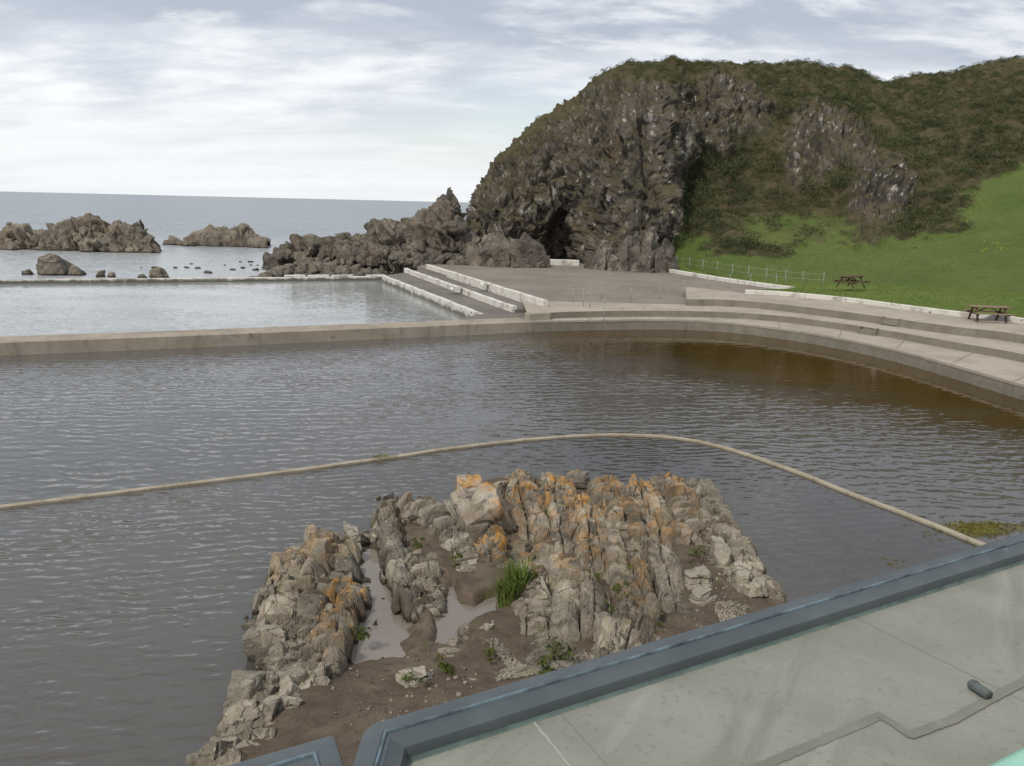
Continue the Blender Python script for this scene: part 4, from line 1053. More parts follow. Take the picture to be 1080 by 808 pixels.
RID = [  # label, spine px, width px, height m, lichen, tone, layer dir, across, n
 ('broad pale rock mass with an orange lichen patch at the far left of the outcrop', [(350, 580), (326, 596), (306, 618)], (64, 54), (.62, .45), (.55, .35), .7, (.2, .3, 1), 2),
 ('row of blunt blocks overhanging the water along the left edge of the outcrop', [(302, 632), (292, 660), (294, 690), (304, 716)], (34, 40), (.5, .5), (.15, 0), .55, (.2, .6, 1), 1),
 ('rough brown ridge in the middle of the left rock group', [(335, 612), (326, 645), (316, 685), (310, 715)], (44, 44), (.42, .42), (.15, 0), .4, (.3, 1, .5), 1),
 ('banded ridge with two orange lichen caps beside the water channel', [(364, 630), (355, 655), (343, 690), (334, 722)], (46, 46), (.55, .5), (1.0, 0), .55, (.1, 1, .45), 1),
 ('tumbled grey blocks at the lower left corner of the outcrop near the roof edge', [(300, 738), (276, 757), (262, 785), (230, 812)], (78, 62), (.42, .45), (0, 0), .6, (.3, .5, 1), 2),
 ('dark knobbly ridge on the right bank of the water channel', [(408, 545), (412, 575), (420, 605), (436, 640)], (30, 34), (.55, .38), (0, 0), .35, (.9, .2, .4), 1),
 ('grey layered ridge just left of the big orange topped slab', [(440, 537), (464, 560), (486, 586)], (46, 30), (.6, .38), (0, 0), .6, (.2, .4, 1), 1),
 ('pale ledges stepping down to the channel below the dark ridge', [(444, 600), (448, 622), (450, 640)], (42, 40), (.42, .30), (0, 0), .75, (.05, .3, 1), 1),
 ('orange ledge below the big smooth slab', [(516, 577), (530, 592)], (38, 34), (.55, .5), (1, .8), .4, (.3, .5, 1), 1),
 ('striped orange and grey hump right of the big smooth slab', [(551, 514), (557, 535), (566, 568)], (38, 42), (.82, .55), (.95, .35), .45, (.6, .5, .6), 1),
 ('rounded block with a full orange cap in the back row', [(590, 523), (591, 548), (598, 578)], (46, 40), (.85, .5), (1, .3), .55, (.9, .3, .2), 1),
 ('ridge with a hollow under its orange brow in the middle of the outcrop', [(620, 545), (626, 572), (634, 602)], (46, 46), (.74, .5), (.95, .45), .5, (.8, .4, .2), 1),
 ('black and white mottled rock below the back row', [(640, 525), (655, 545), (662, 565)], (42, 48), (.75, .6), (.4, .5), .5, (.5, .6, .3), 1),
 ('long ridge streaked orange right of the mottled rock', [(678, 521), (689, 542), (702, 572)], (36, 40), (.66, .48), (.95, .4), .5, (1, .3, .1), 1),
 ('stack of thin ledges with an orange tipped peak at the back right', [(708, 517), (721, 538), (738, 568)], (36, 34), (.58, .38), (.75, .05), .6, (.15, 1, .5), 1),
 ('line of squared pale blocks along the right waterline', [(742, 520), (754, 545), (768, 568), (784, 592)], (30, 36), (.5, .4), (0, 0), .75, (.2, .8, .6), 1),
 ('low whitish rounded boulders at the right tip of the outcrop', [(792, 612), (812, 630)], (44, 36), (.38, .3), (0, 0), .9, (.2, .3, 1), 1),
 ('scatter of cracked white rocks in the brown soil on the right', [(742, 596), (768, 606), (776, 622)], (30, 36), (.24, .26), (0, 0), .95, (.2, .3, 1), 1),
 ('orange flecked stepped blocks right of the grass clump', [(562, 590), (580, 604), (602, 620)], (54, 48), (.5, .45), (.45, .25), .5, (.2, .5, 1), 2),
 ('large flat faced leaning slab in the lower middle of the outcrop', [(612, 630), (612, 665)], (64, 66), (.85, .6), (.15, .05), .65, (.9, .2, .3), 1),
 ('grey brown blocks between the hollow ridge and the long crack', [(655, 592), (664, 620), (676, 645)], (48, 46), (.55, .5), (.2, .7), .45, (.8, .4, .2), 1),
 ('smooth blue grey slabs right of the long crack', [(690, 585), (700, 610), (712, 645)], (52, 46), (.6, .35), (.1, 0), .5, (.9, .2, .2), 1),
 ('upright square columns of rock against the roof edge', [(668, 660), (655, 690), (650, 712)], (54, 60), (.6, .5), (.25, 0), .45, (1, .1, .1), 1),
 ('broken grey blocks below the grass clump', [(560, 640), (574, 662), (578, 690)], (52, 56), (.48, .45), (.1, 0), .45, (.5, .5, .5), 2),
 ('row of dark square blocks along the roof edge at the bottom', [(640, 700), (605, 702), (560, 706)], (44, 44), (.4, .35), (0, 0), .3, (1, .1, .2), 1),
 ('pale pair of blocks between the big slab and the puddle', [(488, 582), (497, 606)], (32, 30), (.4, .3), (0, 0), .85, (.3, .4, 1), 1),
 ('flat grey wedge of rock at the right end of the puddle', [(494, 670), (522, 668)], (30, 34), (.24, .28), (0, 0), .6, (.2, .3, 1), 1),
 ('pile of angular pale stones in the soil beside the roof edge', [(478, 692), (487, 708), (480, 724)], (36, 44), (.24, .26), (0, 0), .85, (.2, .3, 1), 1),
]
heaps = [Heap() for _ in RID]; spines = []
LOOSE = {1, 4, 16, 17, 18, 24, 25, 26, 27}            # loose blocks; every other ridge is bedded rock in place
GX = np.arange(-5.0, 5.5, .0145); GY = np.arange(8.4, 20.6, .0145)
FZ = np.full((len(GX), len(GY)), -9.0); FO = np.full(FZ.shape, -1); FL = np.zeros(FZ.shape); FT = np.full(FZ.shape, .5)
def bedded(hi, S, L, wpx, hts, lch, tone, along):
    hwm = max(wpx) / F * 21 * .75 + .3
    i0, i1 = np.searchsorted(GX, (S[:, 0].min() - hwm, S[:, 0].max() + hwm)); j0, j1 = np.searchsorted(GY, (S[:, 1].min() - hwm, S[:, 1].max() + hwm))
    X, Y = np.meshgrid(GX[i0:i1], GY[j0:j1], indexing='ij'); sh = X.shape; X = X.ravel(); Y = Y.ravel()
    tg = np.gradient(S[:, :2], axis=0); tg /= np.linalg.norm(tg, axis=1)[:, None]
    best = np.full(len(X), 1e9); bi = np.zeros(len(X), int)
    for k in range(len(S)):
        d2 = (X - S[k, 0]) ** 2 + (Y - S[k, 1]) ** 2; m = d2 < best; best[m] = d2[m]; bi[m] = k
    dx, dy = X - S[bi, 0], Y - S[bi, 1]; tx, ty = tg[bi, 0], tg[bi, 1]
    P3 = np.c_[X, Y, np.full(len(X), hi * 3.7)]
    u = dx * ty - dy * tx + .06 * fbm(P3 * 1.1, 3, 101) + .02 * fbm(P3 * 5, 2, 102)
    v = L[bi] + dx * tx + dy * ty + .09 * fbm(P3 * .9, 3, 103) + .02 * fbm(P3 * 5, 2, 104)
    LT = L[-1]; t = np.clip(v / LT, 0, 1); dist = np.sqrt(X ** 2 + Y ** 2 + (H - .3) ** 2)
    hw = (wpx[0] + (wpx[1] - wpx[0]) * t) / F * dist / 2; ht = hts[0] + (hts[1] - hts[0]) * t; lc = lch[0] + (lch[1] - lch[0]) * t
    if along: a, b, sa, sb, sl = u, v, .31, .60, .50
    else: a, b, sa, sb, sl = v, u, .25, .50, .6
    a2 = a / sa + .34 * np.sin(a / sa * 2.0 + hi * 1.7) + hi * 5.3; k = np.floor(a2).astype(np.int64); f = a2 - k
    b2 = b / sb + 7 * hashf(k, k * 0, k * 0 + hi, 7) + .3 * np.sin(b / sb * 2.2 + k); j = np.floor(b2).astype(np.int64); g = b2 - j
    kk = np.zeros_like(k) + hi
    r1, r2, r3, r4 = (hashf(k, j, kk, q) for q in (11, 12, 13, 14)); rk_ = hashf(k, k * 0, kk, 15)
    q = np.abs(u) / (hw * (.86 + .30 * r2))
    en = np.clip(np.minimum(v + .22 + .2 * r4, LT - v + .22 + .2 * r3) / .16, -1, 1)
    env = ht * .96 * np.clip(1 - q ** 4.5, -2.5, 1) * np.where(en > 0, np.sqrt(np.clip(en, 0, 1)), 1) - np.where(en < 0, .5, 0)
    z = env * (.60 + .22 * rk_ + .28 * r1) + (f - .5) * sa * sl * (.3 + 1.2 * r4) + (g - .5) * sb * ((r3 - .5) * .8 - .16)
    z -= .13 * sstep(.075, 0, np.minimum(f, 1 - f)) * (.35 + 1.1 * r2) + .10 * sstep(.07, 0, np.minimum(g, 1 - g)) * (.2 + 1.2 * r1)
    fc_, oc_ = cells(np.c_[a * 3.2, b * 1.9, z * 3] + hi, 201); fd_, od_ = cells(np.c_[a * 9, b * 5, z * 7] + hi, 211)
    z += .050 * np.clip(oc_, -1.3, 1.3) + .016 * np.clip(od_, -1.3, 1.3) - .03 * sstep(.05, 0, fc_)
    z += .014 * fbm(np.c_[a * 22, b * 3, z * 8], 3, 221) + .012 * fbm(P3 * 9, 3, 222)
    z = z.reshape(sh); sub = FZ[i0:i1, j0:j1]; m = z > sub
    sub[m] = z[m]; FO[i0:i1, j0:j1][m] = hi
    cap = np.clip(.15 + z / (ht.reshape(sh) + .05) * .9, 0, 1)
    FL[i0:i1, j0:j1][m] = (lc.reshape(sh) * cap * (.45 + .75 * r1.reshape(sh)))[m]
    FT[i0:i1, j0:j1][m] = np.clip(tone - .05 + (.55 * (r1 - .5) + .25 * (r3 - .5)).reshape(sh), 0, 1)[m]
for hi, (lab, sp_, wpx, hts, lch, tone, layer, across) in enumerate(RID):
    S = spline([(*at(x, y, .35 * (hts[0] if k == 0 else hts[1])), x, y) for k, (x, y) in enumerate(sp_)], .08)
    spines.append(S)
    L = np.r_[0, np.cumsum(np.linalg.norm(np.diff(S[:, :2], axis=0), axis=1))]
    along = abs(layer[0]) > .55                 # plates standing along the ridge, else plates stacked across it
    th0 = random.uniform(.16, .30) if not along else random.uniform(1.0, 1.7)
    s = .05; pk = random.uniform(.25, .6) * random.choice((-1, 1))
    if hi not in LOOSE: bedded(hi, S, L, wpx, hts, lch, tone, along)
    while s < L[-1] + .08:
        t = min(1, s / L[-1]); p = np.array([np.interp(s, L, S[:, k]) for k in range(4)])
        dist = math.sqrt(p[0] ** 2 + p[1] ** 2 + (H - .3) ** 2)
        wid = (wpx[0] + (wpx[1] - wpx[0]) * t) / F * dist
        ht = hts[0] + (hts[1] - hts[0]) * t; lc = lch[0] + (lch[1] - lch[0]) * t
        i = min(len(S) - 2, np.searchsorted(L, s)); tg = S[min(i + 1, len(S) - 1), :2] - S[max(i - 1, 0), :2]; ang = math.atan2(tg[1], tg[0]) + math.pi / 2
        tl = tone - .08 + random.uniform(-.32, .30)
        if hi not in LOOSE:                         # only a few broken pieces lie on the bedded rock
            if random.random() < .5:
                a2 = random.uniform(0, 6.28); sx_ = random.uniform(.06, .15)
                heaps[hi].add(block((p[0] + math.cos(a2) * wid * .45, p[1] + math.sin(a2) * .3, ht * random.uniform(.25, .5)), (sx_ * random.uniform(.5, .9), sx_ * random.uniform(.9, 1.6), sx_ * random.uniform(.4, .8)), rotm(random.uniform(-.4, .4), random.uniform(-.4, .4), ang + random.uniform(-.4, .4)), 14, 7, .7, None, .07), lc * .7, tl)
            s += .3
            continue
        if along:
            ln = th0 * random.uniform(.8, 1.25); m_ = max(2, int(round(wid / random.choice((.17, .22, .28)))))
            for a in range(m_):
                offx = ((a + .5) / m_ - .5) * wid * .86
                hh = ht * .84 * random.uniform(.55, 1.05) * (1 - .40 * abs(offx) / (wid / 2)); wz = wid / m_ * random.uniform(.85, 1.3)
                R = rotm(random.uniform(-.14, .10), pk * .5 + random.uniform(-.10, .10), ang + random.uniform(-.10, .10))
                heaps[hi].add(block((p[0] + math.cos(ang) * offx, p[1] + math.sin(ang) * offx + random.uniform(-.12, .12), hh / 2 - .1), (wz / 2, ln / 2 * random.uniform(.75, 1.3), hh / 2 + .12), R, 28, 7, .8, (1, .1, .15), random.uniform(.05, .09), .58, .97, .22), lc * random.uniform(.35, 1.0), tl + random.uniform(-.12, .12))
            s += ln * .72
        else:
            th = th0 * random.choice((.7, 1, 1, 1.5)); hh = ht * .88 * random.uniform(.7, 1.08); wz = wid * random.uniform(.66, 1.0)
            for a in range(across):
                offx = (a - (across - 1) / 2) * wid / across + random.uniform(-.07, .07)
                R = rotm(-.55 + random.uniform(-.15, .15), random.uniform(-.14, .14), ang + random.uniform(-.2, .2))
                heaps[hi].add(block((p[0] + math.cos(ang) * offx, p[1] + math.sin(ang) * offx, hh * random.uniform(.42, .55) - .1), (wz / across / 2 * 1.05, th / 2 * 1.3, hh / 2 + .14), R, 28, 6, .8, (.1, 1, .2), random.uniform(.05, .09), .62, .96, .2), lc, tl + random.uniform(-.12, .12))
            s += th * .85
        if random.random() < .6:
            a2 = random.uniform(0, 6.28); sx_ = random.uniform(.08, .2)
            heaps[hi].add(block((p[0] + math.cos(a2) * wid * .5, p[1] + math.sin(a2) * .3, ht * random.uniform(.1, .5)), (sx_ * random.uniform(.5, .9), sx_ * random.uniform(.8, 1.4), sx_ * random.uniform(.5, 1.1)), rotm(random.uniform(-.4, .4), random.uniform(-.4, .4), ang + random.uniform(-.4, .4)), 14, 7, .7, None, .07), lc * .7, tl)
    # low core so that no daylight shows between the plates
    for k in range(0, len(S) if hi in LOOSE else 0, 6):
        q = S[k]; dist = math.sqrt(q[0] ** 2 + q[1] ** 2 + (H - .3) ** 2); t = k / max(1, len(S) - 1)
        heaps[hi].add(block((q[0], q[1], (hts[0] + (hts[1] - hts[0]) * t) * .22 - .1), (wpx[0] / F * dist * .34, .3, (hts[0] + (hts[1] - hts[0]) * t) * .26 + .1), rotm(0, 0, random.uniform(-.3, .3)), 14, 5, 1, None, .1), 0, tone - .2)
# filler rubble filling the crevices of the middle and left groups
fills = [([(392, 545), (430, 532), (470, 540), (505, 505), (560, 500), (640, 512), (700, 506), (735, 520), (740, 580), (715, 600), (712, 660), (660, 720), (560, 720), (535, 690), (545, 600), (470, 570), (440, 600), (405, 600)], 36), ([(292, 588), (330, 566), (360, 580), (380, 640), (345, 730), (300, 760), (240, 790), (268, 700), (268, 640)], 26), ([(735, 520), (760, 550), (790, 600), (815, 628), (780, 632), (755, 590), (740, 560)], 22)]
for poly, cnt in fills:
    pw = [at(x, y, .15) for x, y in poly]; xs = [p[0] for p in pw]; ys = [p[1] for p in pw]; c = 0
    while c < cnt:
        x, y = random.uniform(min(xs), max(xs)), random.uniform(min(ys), max(ys))
        if not inside(pw, np.array([x]), np.array([y]))[0]: continue
        if sdist(pud, np.array([x]), np.array([y]))[0] > -.15: continue
        best = min(range(len(RID)), key=lambda k: np.min(np.hypot(spines[k][:, 0] - x, spines[k][:, 1] - y)))
        lab, sp_, wpx, hts, lch, tone, layer, ac = RID[best]
        s = random.uniform(.10, .26)
        heaps[best].add(block((x, y, max(.1, bedz(x, y)) + random.uniform(-.02, .16)), (s * random.uniform(.6, 1), s * random.uniform(.9, 1.6), s * random.uniform(.6, 1.1)), rotm(random.uniform(-.35, .35), random.uniform(-.35, .35), random.uniform(-.4, .4)), 14, 8, .7, None, .06), min(lch) * .6, tone + random.uniform(-.2, .2)); c += 1
# cut the bedded field into its ridges
bi_ = np.clip(((GX + 5.2) / 11.4 * (nx - 1)).round().astype(int), 0, nx - 1); bj_ = np.clip(((GY - 3.2) / 17.8 * (ny - 1)).round().astype(int), 0, ny - 1)
FB = np.minimum(BED[np.ix_(bi_, bj_)], .6) - .10; FZ = np.maximum(FZ, -.6)
qf = grid_faces(len(GX), len(GY)); zf = FZ.ravel(); of = FO.ravel()
keepq = (np.max(zf[qf], axis=1) > np.max(FB.ravel()[qf], axis=1)); oq = np.max(of[qf], axis=1)
XY = np.stack(np.meshgrid(GX, GY, indexing='ij'), -1).reshape(-1, 2)
for hi in range(len(RID)):
    if hi in LOOSE: continue
    q_ = qf[keepq & (oq == hi)]; ids, inv = np.unique(q_, return_inverse=True)
    V_ = np.c_[XY[ids], zf[ids]]; hp = heaps[hi]
    hp.V.append(V_); hp.F.append(inv.reshape(-1, 4) + hp.n); hp.n += len(V_); hp.L.append(FL.ravel()[ids]); hp.T.append(FT.ravel()[ids])
for hp, r in zip(heaps, RID):
    tag(hp.build('rock_ridge', M_ROCK, None, False), r[0], 'rock')
# the big smooth slab with the orange top
h = Heap()
c = at(510, 545, .45)
h.add(block((c[0], c[1], .40), (.66, .74, .68), rotm(.46, -.12, .20), 40, 8, .6, None, .22, .60, .93, .48, 1.4), 0, .62)
V = h.V[0]; px_, py_ = proj(V)
h.L[0] = np.clip(sstep(528, 512, py_ + .5 * (520 - px_)) + .8 * sstep(512, 528, px_) * sstep(560, 540, py_), 0, 1)
h.add(block((at(497, 520, .7)[0], at(497, 520, .7)[1], .72), (.34, .3, .26), rotm(.2, .1, .3), 20, 5, .8), .8, .5)
tag(h.build('rock_slab', M_SLAB), 'big smooth tilted slab with bright orange lichen along its top', 'rock')
for (px, py, hf, tone, rz, lab) in ((371, 572, (.17, .34, .26), .7, .25, 'small leaning boulder standing in the mouth of the water channel'), (608, 512, (.36, .26, .22), .1, .1, 'dark flat boulder in the water behind the back row of rocks'), (436, 716, (.24, .19, .14), .85, .3, 'lone pale stone lying in the brown soil above the roof corner'), (737, 610, (.30, .2, .12), .95, .2, 'flat whitish stone alone in the soil on the right'), (738, 628, (.24, .2, .10), .9, .9, 'pale stone nearest the roof edge in the soil on the right')):
    h = Heap(); z = max(0.0, bedz(*at(px, py, .15))); c = at(px, py, z + hf[2] * .5)
    h.add(block((c[0], c[1], z + hf[2] * .55), hf, rotm(.1, -.15, rz), 28, 6, .8, (.2, .3, 1), .1), 0, tone)
    tag(h.build('boulder', M_ROCK), lab, 'boulder')
# pebbles and gravel
h = Heap(); c = 0
while c < 520:
    px, py = random.choice([(random.uniform(345, 520), random.uniform(640, 790)), (random.uniform(690, 800), random.uniform(570, 690))])
    x, y = at(px, py, .15)
    if sdist(outl, np.array([x]), np.array([y]))[0] < .15 or sdist(pud, np.array([x]), np.array([y]))[0] > -.05: continue
    s = random.choice((.008, .01, .012, .018, .028)) * random.uniform(.7, 1.3)
    h.add(block((x, y, bedz(x, y) + s * .3), (s, s * .8, s * .6), rotm(0, 0, random.uniform(0, 6)), 5, 4, .6), 0, random.uniform(.0, .8)); c += 1
stuff(h.build('pebbles', M_ROCK), 'small pebbles scattered over the brown soil', 'pebbles')
h = Heap(); gp = [at(x, y, .18) for x, y in ((513, 680), (524, 678), (540, 692), (548, 700), (580, 700), (582, 706), (555, 716), (522, 724), (523, 715), (535, 706))]
gp2 = [at(x, y, .18) for x, y in ((752, 640), (775, 636), (790, 642), (785, 655), (760, 660))]
gp3 = [at(x, y, .18) for x, y in ((742, 565), (752, 568), (770, 590), (762, 594), (744, 592))]
for poly, cnt in ((gp, 800), (gp2, 380), (gp3, 420)):
    xs = [p[0] for p in poly]; ys = [p[1] for p in poly]; c = 0
    while c < cnt:
        x, y = random.uniform(min(xs), max(xs)), random.uniform(min(ys), max(ys))
        if not inside(poly, np.array([x]), np.array([y]))[0]: continue
        s = random.uniform(.009, .02); h.add(block((x, y, bedz(x, y) + s * .5 + .005), (s, s * .8, s * .7), rotm(random.uniform(-.5, .5), random.uniform(-.5, .5), random.uniform(0, 6)), 5, 4, .6), .0, random.uniform(.3, .95)); c += 1
stuff(h.build('gravel', M_ROCK), 'patches of pale gravel lying on the soil', 'gravel')

# grass clump and moss tufts
def blades(c, n, rad, hmin, hmax, wid=.012):
    V = []; T = []
    for k in range(n):
        a = random.uniform(0, 6.28); r = rad * math.sqrt(random.random()); bx, by = c[0] + r * math.cos(a), c[1] + r * math.sin(a)
        la = a + random.uniform(-.8, .8); ln = random.uniform(hmin, hmax); ov = ln * random.uniform(.1, .55)
        tx, ty = -math.sin(la) * wid, math.cos(la) * wid
        m = (bx + math.cos(la) * ov * .35, by + math.sin(la) * ov * .35, c[2] + ln * .6); e = (bx + math.cos(la) * ov, by + math.sin(la) * ov, c[2] + ln * .95)
        V += [(bx - tx, by - ty, c[2]), (bx + tx, by + ty, c[2]), (m[0] + tx * .8, m[1] + ty * .8, m[2]), (m[0] - tx * .8, m[1] - ty * .8, m[2]), e]
        T += [random.random()] * 5
    Fc = []
    for k in range(n): b = k * 5; Fc += [[b, b + 1, b + 2, b + 3], [b + 3, b + 2, b + 4]]
    return V, Fc, T
V, Fc, T = [], [], []
for (px, py, z, n, rad) in ((540, 632, .22, 240, .20), (546, 620, .3, 200, .17), (535, 640, .15, 120, .14)):
    v, f_, t_ = blades((*at(px, py, z), z), n, rad, .22, .52); b = len(V); V += v; Fc += [[i + b for i in q] for q in f_]; T += t_
tag(make_mesh('grass_clump', np.array(V), Fc, M_TUFT, None, False, {'tone': np.array(T) * .8}), 'tall clump of green grass growing among the rocks by the puddle', 'grass clump')
cs = []; 
for (px, py) in ((563, 610), (625, 605), (627, 632), (610, 535), (580, 545), (452, 545), (480, 590), (555, 545), (600, 690), (640, 640), (735, 585), (690, 655), (436, 722), (520, 690), (585, 690), (380, 670), (440, 575), (606, 528), (668, 600), (470, 700), (700, 590), (575, 700), (655, 625)):
    for q in range(random.randint(3, 8)): cs.append((*at(px + random.uniform(-7, 7), py + random.uniform(-5, 5), .33), random.uniform(.2, .42)))
cs = np.array(cs); k = len(cs)
V, Fc, tn = leaf_cloud(cs, RNG.uniform(.03, .09, k), RNG.uniform(0, 1, k), np.full(k, 36), .035, RNG)
stuff(make_mesh('moss', V, Fc, M_MOSS, None, False, {'tone': tn}), 'green moss and weed tufts in the rock crevices', 'moss')
# algae by the kerb
k = 650; pts = []
while len(pts) < k:
    px, py = random.gauss(1032, 20), random.gauss(558, 4.5)
    if not (972 < px < 1120 and py > 545 + (px - 972) * .06): continue
    pts.append((*at(px, py, .02), .012))
pts += [(*at(random.gauss(402, 6), random.gauss(481, 1.2), .09), .09) for _ in range(30)] + [(*at(random.gauss(941, 6), random.gauss(594, 3), .01), .006) for _ in range(14)]
pts = np.array(pts)
V, Fc, tn = leaf_cloud(pts, np.full(len(pts), .05), RNG.uniform(0, 1, len(pts)), np.full(len(pts), 9), .026, RNG, .12)
stuff(make_mesh('algae', V, Fc, M_ALGAE, None, False, {'tone': tn}), 'yellow green algae along the dividing kerb', 'algae')

# ------------------------------------------------------------------ pavilion roof in the foreground
ZR = 4.6
A0 = np.array(at(384, 763, ZR)); B0 = np.array(at(1080, 560, ZR)); ed = (B0 - A0) / np.linalg.norm(B0 - A0); en = np.array((-ed[1], ed[0]))
B1 = A0 + ed * 16; A1 = A0 + np.array((-.02, -1.0)) * 4.2
pav = empty('pavilion', (A0[0], A0[1], 0)); tag(pav, 'flat roofed building in the foreground with slate blue roof edging', 'building')
def loc(o, e): o.location = (-e.location.x, -e.location.y, -e.location.z); return o
def roof_path(a, b, c, off, r=.07):
    """edge polyline a-b-c moved sideways by off (left positive), its convex corner rounded concentrically"""
    a, b, c = np.array(a), np.array(b), np.array(c)
    u1 = (b - a) / np.linalg.norm(b - a); u2 = (c - b) / np.linalg.norm(c - b)
    n1 = np.array((-u1[1], u1[0])); n2 = np.array((-u2[1], u2[0]))
    a2, b1, b2, c2 = a + n1 * off, b + n1 * off, b + n2 * off, c + n2 * off
    k = np.linalg.solve(np.stack((u1, -u2), 1), b2 - b1); bb = b1 + u1 * k[0]
    rr = max(.004, r + off); out = [a2 + (bb - a2) * q for q in np.linspace(0, .98, 12)]
    s1 = min(rr, np.linalg.norm(bb - out[-1]) * .9)
    for t in np.linspace(0, 1, 9): out.append((1 - t) ** 2 * (bb - u1 * s1) + 2 * t * (1 - t) * bb + t * t * (bb + u2 * s1))
    return np.array(out + [bb + (c2 - bb) * q for q in np.linspace(.03, 1, 40)])
def edge_sweep(name, a, b, c, prof, mat, parent, closed, r=.07):
    paths = [roof_path(a, b, c, o, r) for o, z in prof]; n, k = len(paths[0]), len(prof)
    V = np.array([(*paths[j][i], prof[j][1]) for i in range(n) for j in range(k)]); fs = []
    for i in range(n - 1):
        for j in range(k if closed else k - 1):
            q, q2 = i * k + j, i * k + (j + 1) % k; fs.append([q, q2, q2 + k, q + k])
    if closed: fs.append(list(range(k))[::-1]); fs.append(list(range((n - 1) * k, n * k)))
    o = make_mesh(name, V, fs, mat, parent, True)
    o.data.set_sharp_from_angle(angle=math.radians(28)); return loc(o, parent)
BEAD = [(-.081, .000), (-.084, .006), (-.089, .007), (-.093, .004), (-.095, -.004)]
SEAL = [(-.1735, -.068), (-.176, -.077), (-.179, -.082), (-.182, -.0835)]
def wing_roof(e, a, b, c, back, r):
    edge_sweep('roof_trim', a, b, c, [(o, ZR + z) for o, z in TRIM], M_TRIM, e, True, r)
    edge_sweep('bead', a, b, c, [(o, ZR + z) for o, z in BEAD], M_BEAD, e, False, r)
    edge_sweep('sealant_strip', a, b, c, [(o, ZR + z) for o, z in SEAL], M_SEAL, e, False, r)
    loc(MB().prism([tuple(p) for p in roof_path(a, b, c, -.16, r)] + back, ZR - .28, ZR - .085).build('roof', M_ROOF, e), e)
    loc(MB().prism([tuple(p) for p in roof_path(a, b, c, -.06, r)] + back, -1.0, ZR - .282).build('wall', M_RENDER, e), e)
TRIM = [(0, -.22), (0, -.025), (-.007, -.007), (-.025, 0), (-.078, .003), (-.086, -.004), (-.108, -.005), (-.116, -.012), (-.165, -.028), (-.173, -.045), (-.173, -.10), (-.09, -.20)]
wing_roof(pav, A1, A0, B1, [tuple(B1 - en * 9), tuple(A1 + np.array((4, -4)))], .08)
ZS = ZR - .085
# damp zigzag strip, mortar lines and seams on the roof
def ribbon(pts, wpx, z):
    P = [np.array(at(x, y, z)) for x, y in pts]; C = np.array(P); N = normals2(C); w_ = wpx
    V = [(*(c_ + n_ * w_ / 2), z) for c_, n_ in zip(C, N)] + [(*(c_ - n_ * w_ / 2), z) for c_, n_ in zip(C, N)]; n_ = len(C)
    return V, [[i, n_ + i, n_ + i + 1, i + 1] for i in range(n_ - 1)]
def dens(pts, step=8):
    out = []
    for (a, b) in zip(pts[:-1], pts[1:]):
        n_ = max(1, int(math.hypot(b[0] - a[0], b[1] - a[1]) / step))
        out += [(a[0] + (b[0] - a[0]) * k / n_ + random.uniform(-.5, .5), a[1] + (b[1] - a[1]) * k / n_ + random.uniform(-.5, .5)) for k in range(n_)]
    return out + [pts[-1]]
V, f_ = ribbon(dens([(770, 822), (840, 792), (884, 773), (932, 753)], 6), .045, ZS + .003); loc(make_mesh('repair_strip', np.array(V), f_, M_STAIN, pav, False), pav)
V, f_ = ribbon(dens([(928, 754), (944, 764), (962, 777)], 6), .04, ZS + .0045); loc(make_mesh('repair_strip', np.array(V), f_, M_STAIN, pav, False), pav)
V, f_ = ribbon(dens([(958, 776), (1006, 758), (1044, 737), (1100, 708)], 6), .045, ZS + .006); loc(make_mesh('repair_strip', np.array(V), f_, M_STAIN, pav, False), pav)
for pts, wd, m_, nm in (([(548, 747), (560, 758), (575, 776), (604, 812)], .010, M_PALE, 'mortar_line'), ([(578, 738), (606, 768), (650, 818)], .004, M_STAIN, 'seam'), ([(880, 640), (960, 680), (1085, 742)], .003, M_STAIN, 'seam')):
    V, f_ = ribbon(dens(pts, 5), wd, ZS + .0015); loc(make_mesh(nm, np.array(V), f_, m_, pav, False), pav)
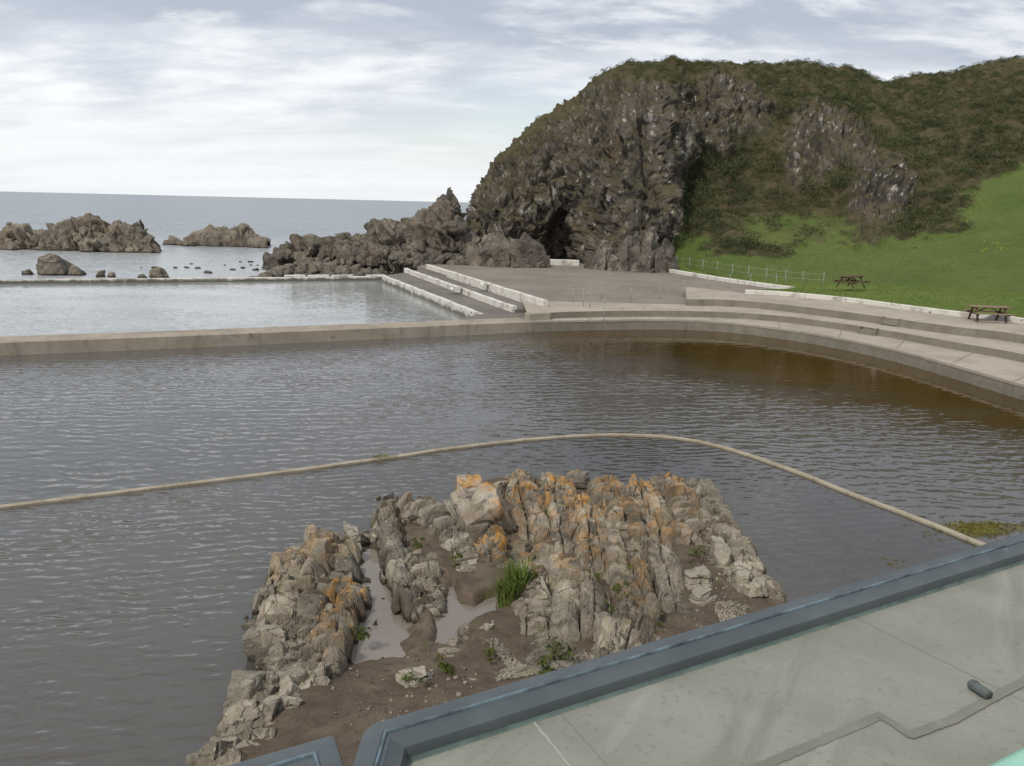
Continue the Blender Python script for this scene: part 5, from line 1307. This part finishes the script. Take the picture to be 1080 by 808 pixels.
# vent pipe lying on the roof
a = np.array(at(1024, 720, ZS + .026)); b = np.array(at(1043, 733, ZS + .026))
vp = empty('vent_pipe', ((a[0] + b[0]) / 2, (a[1] + b[1]) / 2, ZS)); tag(vp, 'stubby grey pipe end lying on the concrete roof', 'pipe')
d_ = Vector((*(b - a), 0)); mid = Vector(((a[0] + b[0]) / 2, (a[1] + b[1]) / 2, 0))
pa, pb = Vector((*a, .023)) - mid, Vector((*b, .023)) - mid
MB().tube([pa, pa + (pb - pa) * .05, pa + (pb - pa) * .95, pb], [.019, .022, .022, .021], 20).build('pipe', M_PIPE, vp, 0, True)
MB().tube([pa + (pb - pa) * .20, pa + (pb - pa) * .21, pa + (pb - pa) * .27, pa + (pb - pa) * .28], [.022, .024, .024, .022], 20).build('collar', M_BEAD, vp, 0, True)
# second wing beyond the joint
C0 = np.array(at(353, 771.5, ZR)); C2 = np.array(at(366, 812, ZR)); Cd = (C2 - C0) / np.linalg.norm(C2 - C0)
wing = empty('pavilion', (C0[0], C0[1], 0)); tag(wing, 'neighbouring roof wing with blue grey edging at the bottom left corner', 'building')
wing_roof(wing, C0 - ed * 9, C0, C0 + Cd * 3.2, [tuple(C0 + Cd * 3.3 + np.array((-.3, -1))), tuple(C0 - ed * 9 + np.array((1, -4)))], .03)

# pale green sill of the upper window
ZW = 5.9
s0 = np.array(at(1018, 810, ZW)); s1 = np.array(at(1082, 777, ZW)); sdv = (s1 - s0) / np.linalg.norm(s1 - s0)
sN = np.array((-sdv[1], sdv[0])); sL = s0 - sdv * .62; sR = s1 + sdv * 9
sill = sweep('window_sill', np.array([sL, s0, s1, sR]), [(0, ZW - .05), (0, ZW - .012), (-.012, ZW), (-.16, ZW + .01), (-.16, ZW - .05)], M_SILL, None, False)
uw = MB().prism([tuple(sL + sdv * .03 - sN * .03), tuple(sR - sN * .03), tuple(sR - sN * .14), tuple(sL + sdv * .03 - sN * .14)], ZS + .002, ZW - .052).build('upper_wall', M_RENDER, pav); loc(uw, pav)
m = sill.modifiers.new('bevel', 'BEVEL'); m.width = .006; m.segments = 2
tag(sill, 'pale green painted window sill in the bottom right corner', 'sill')
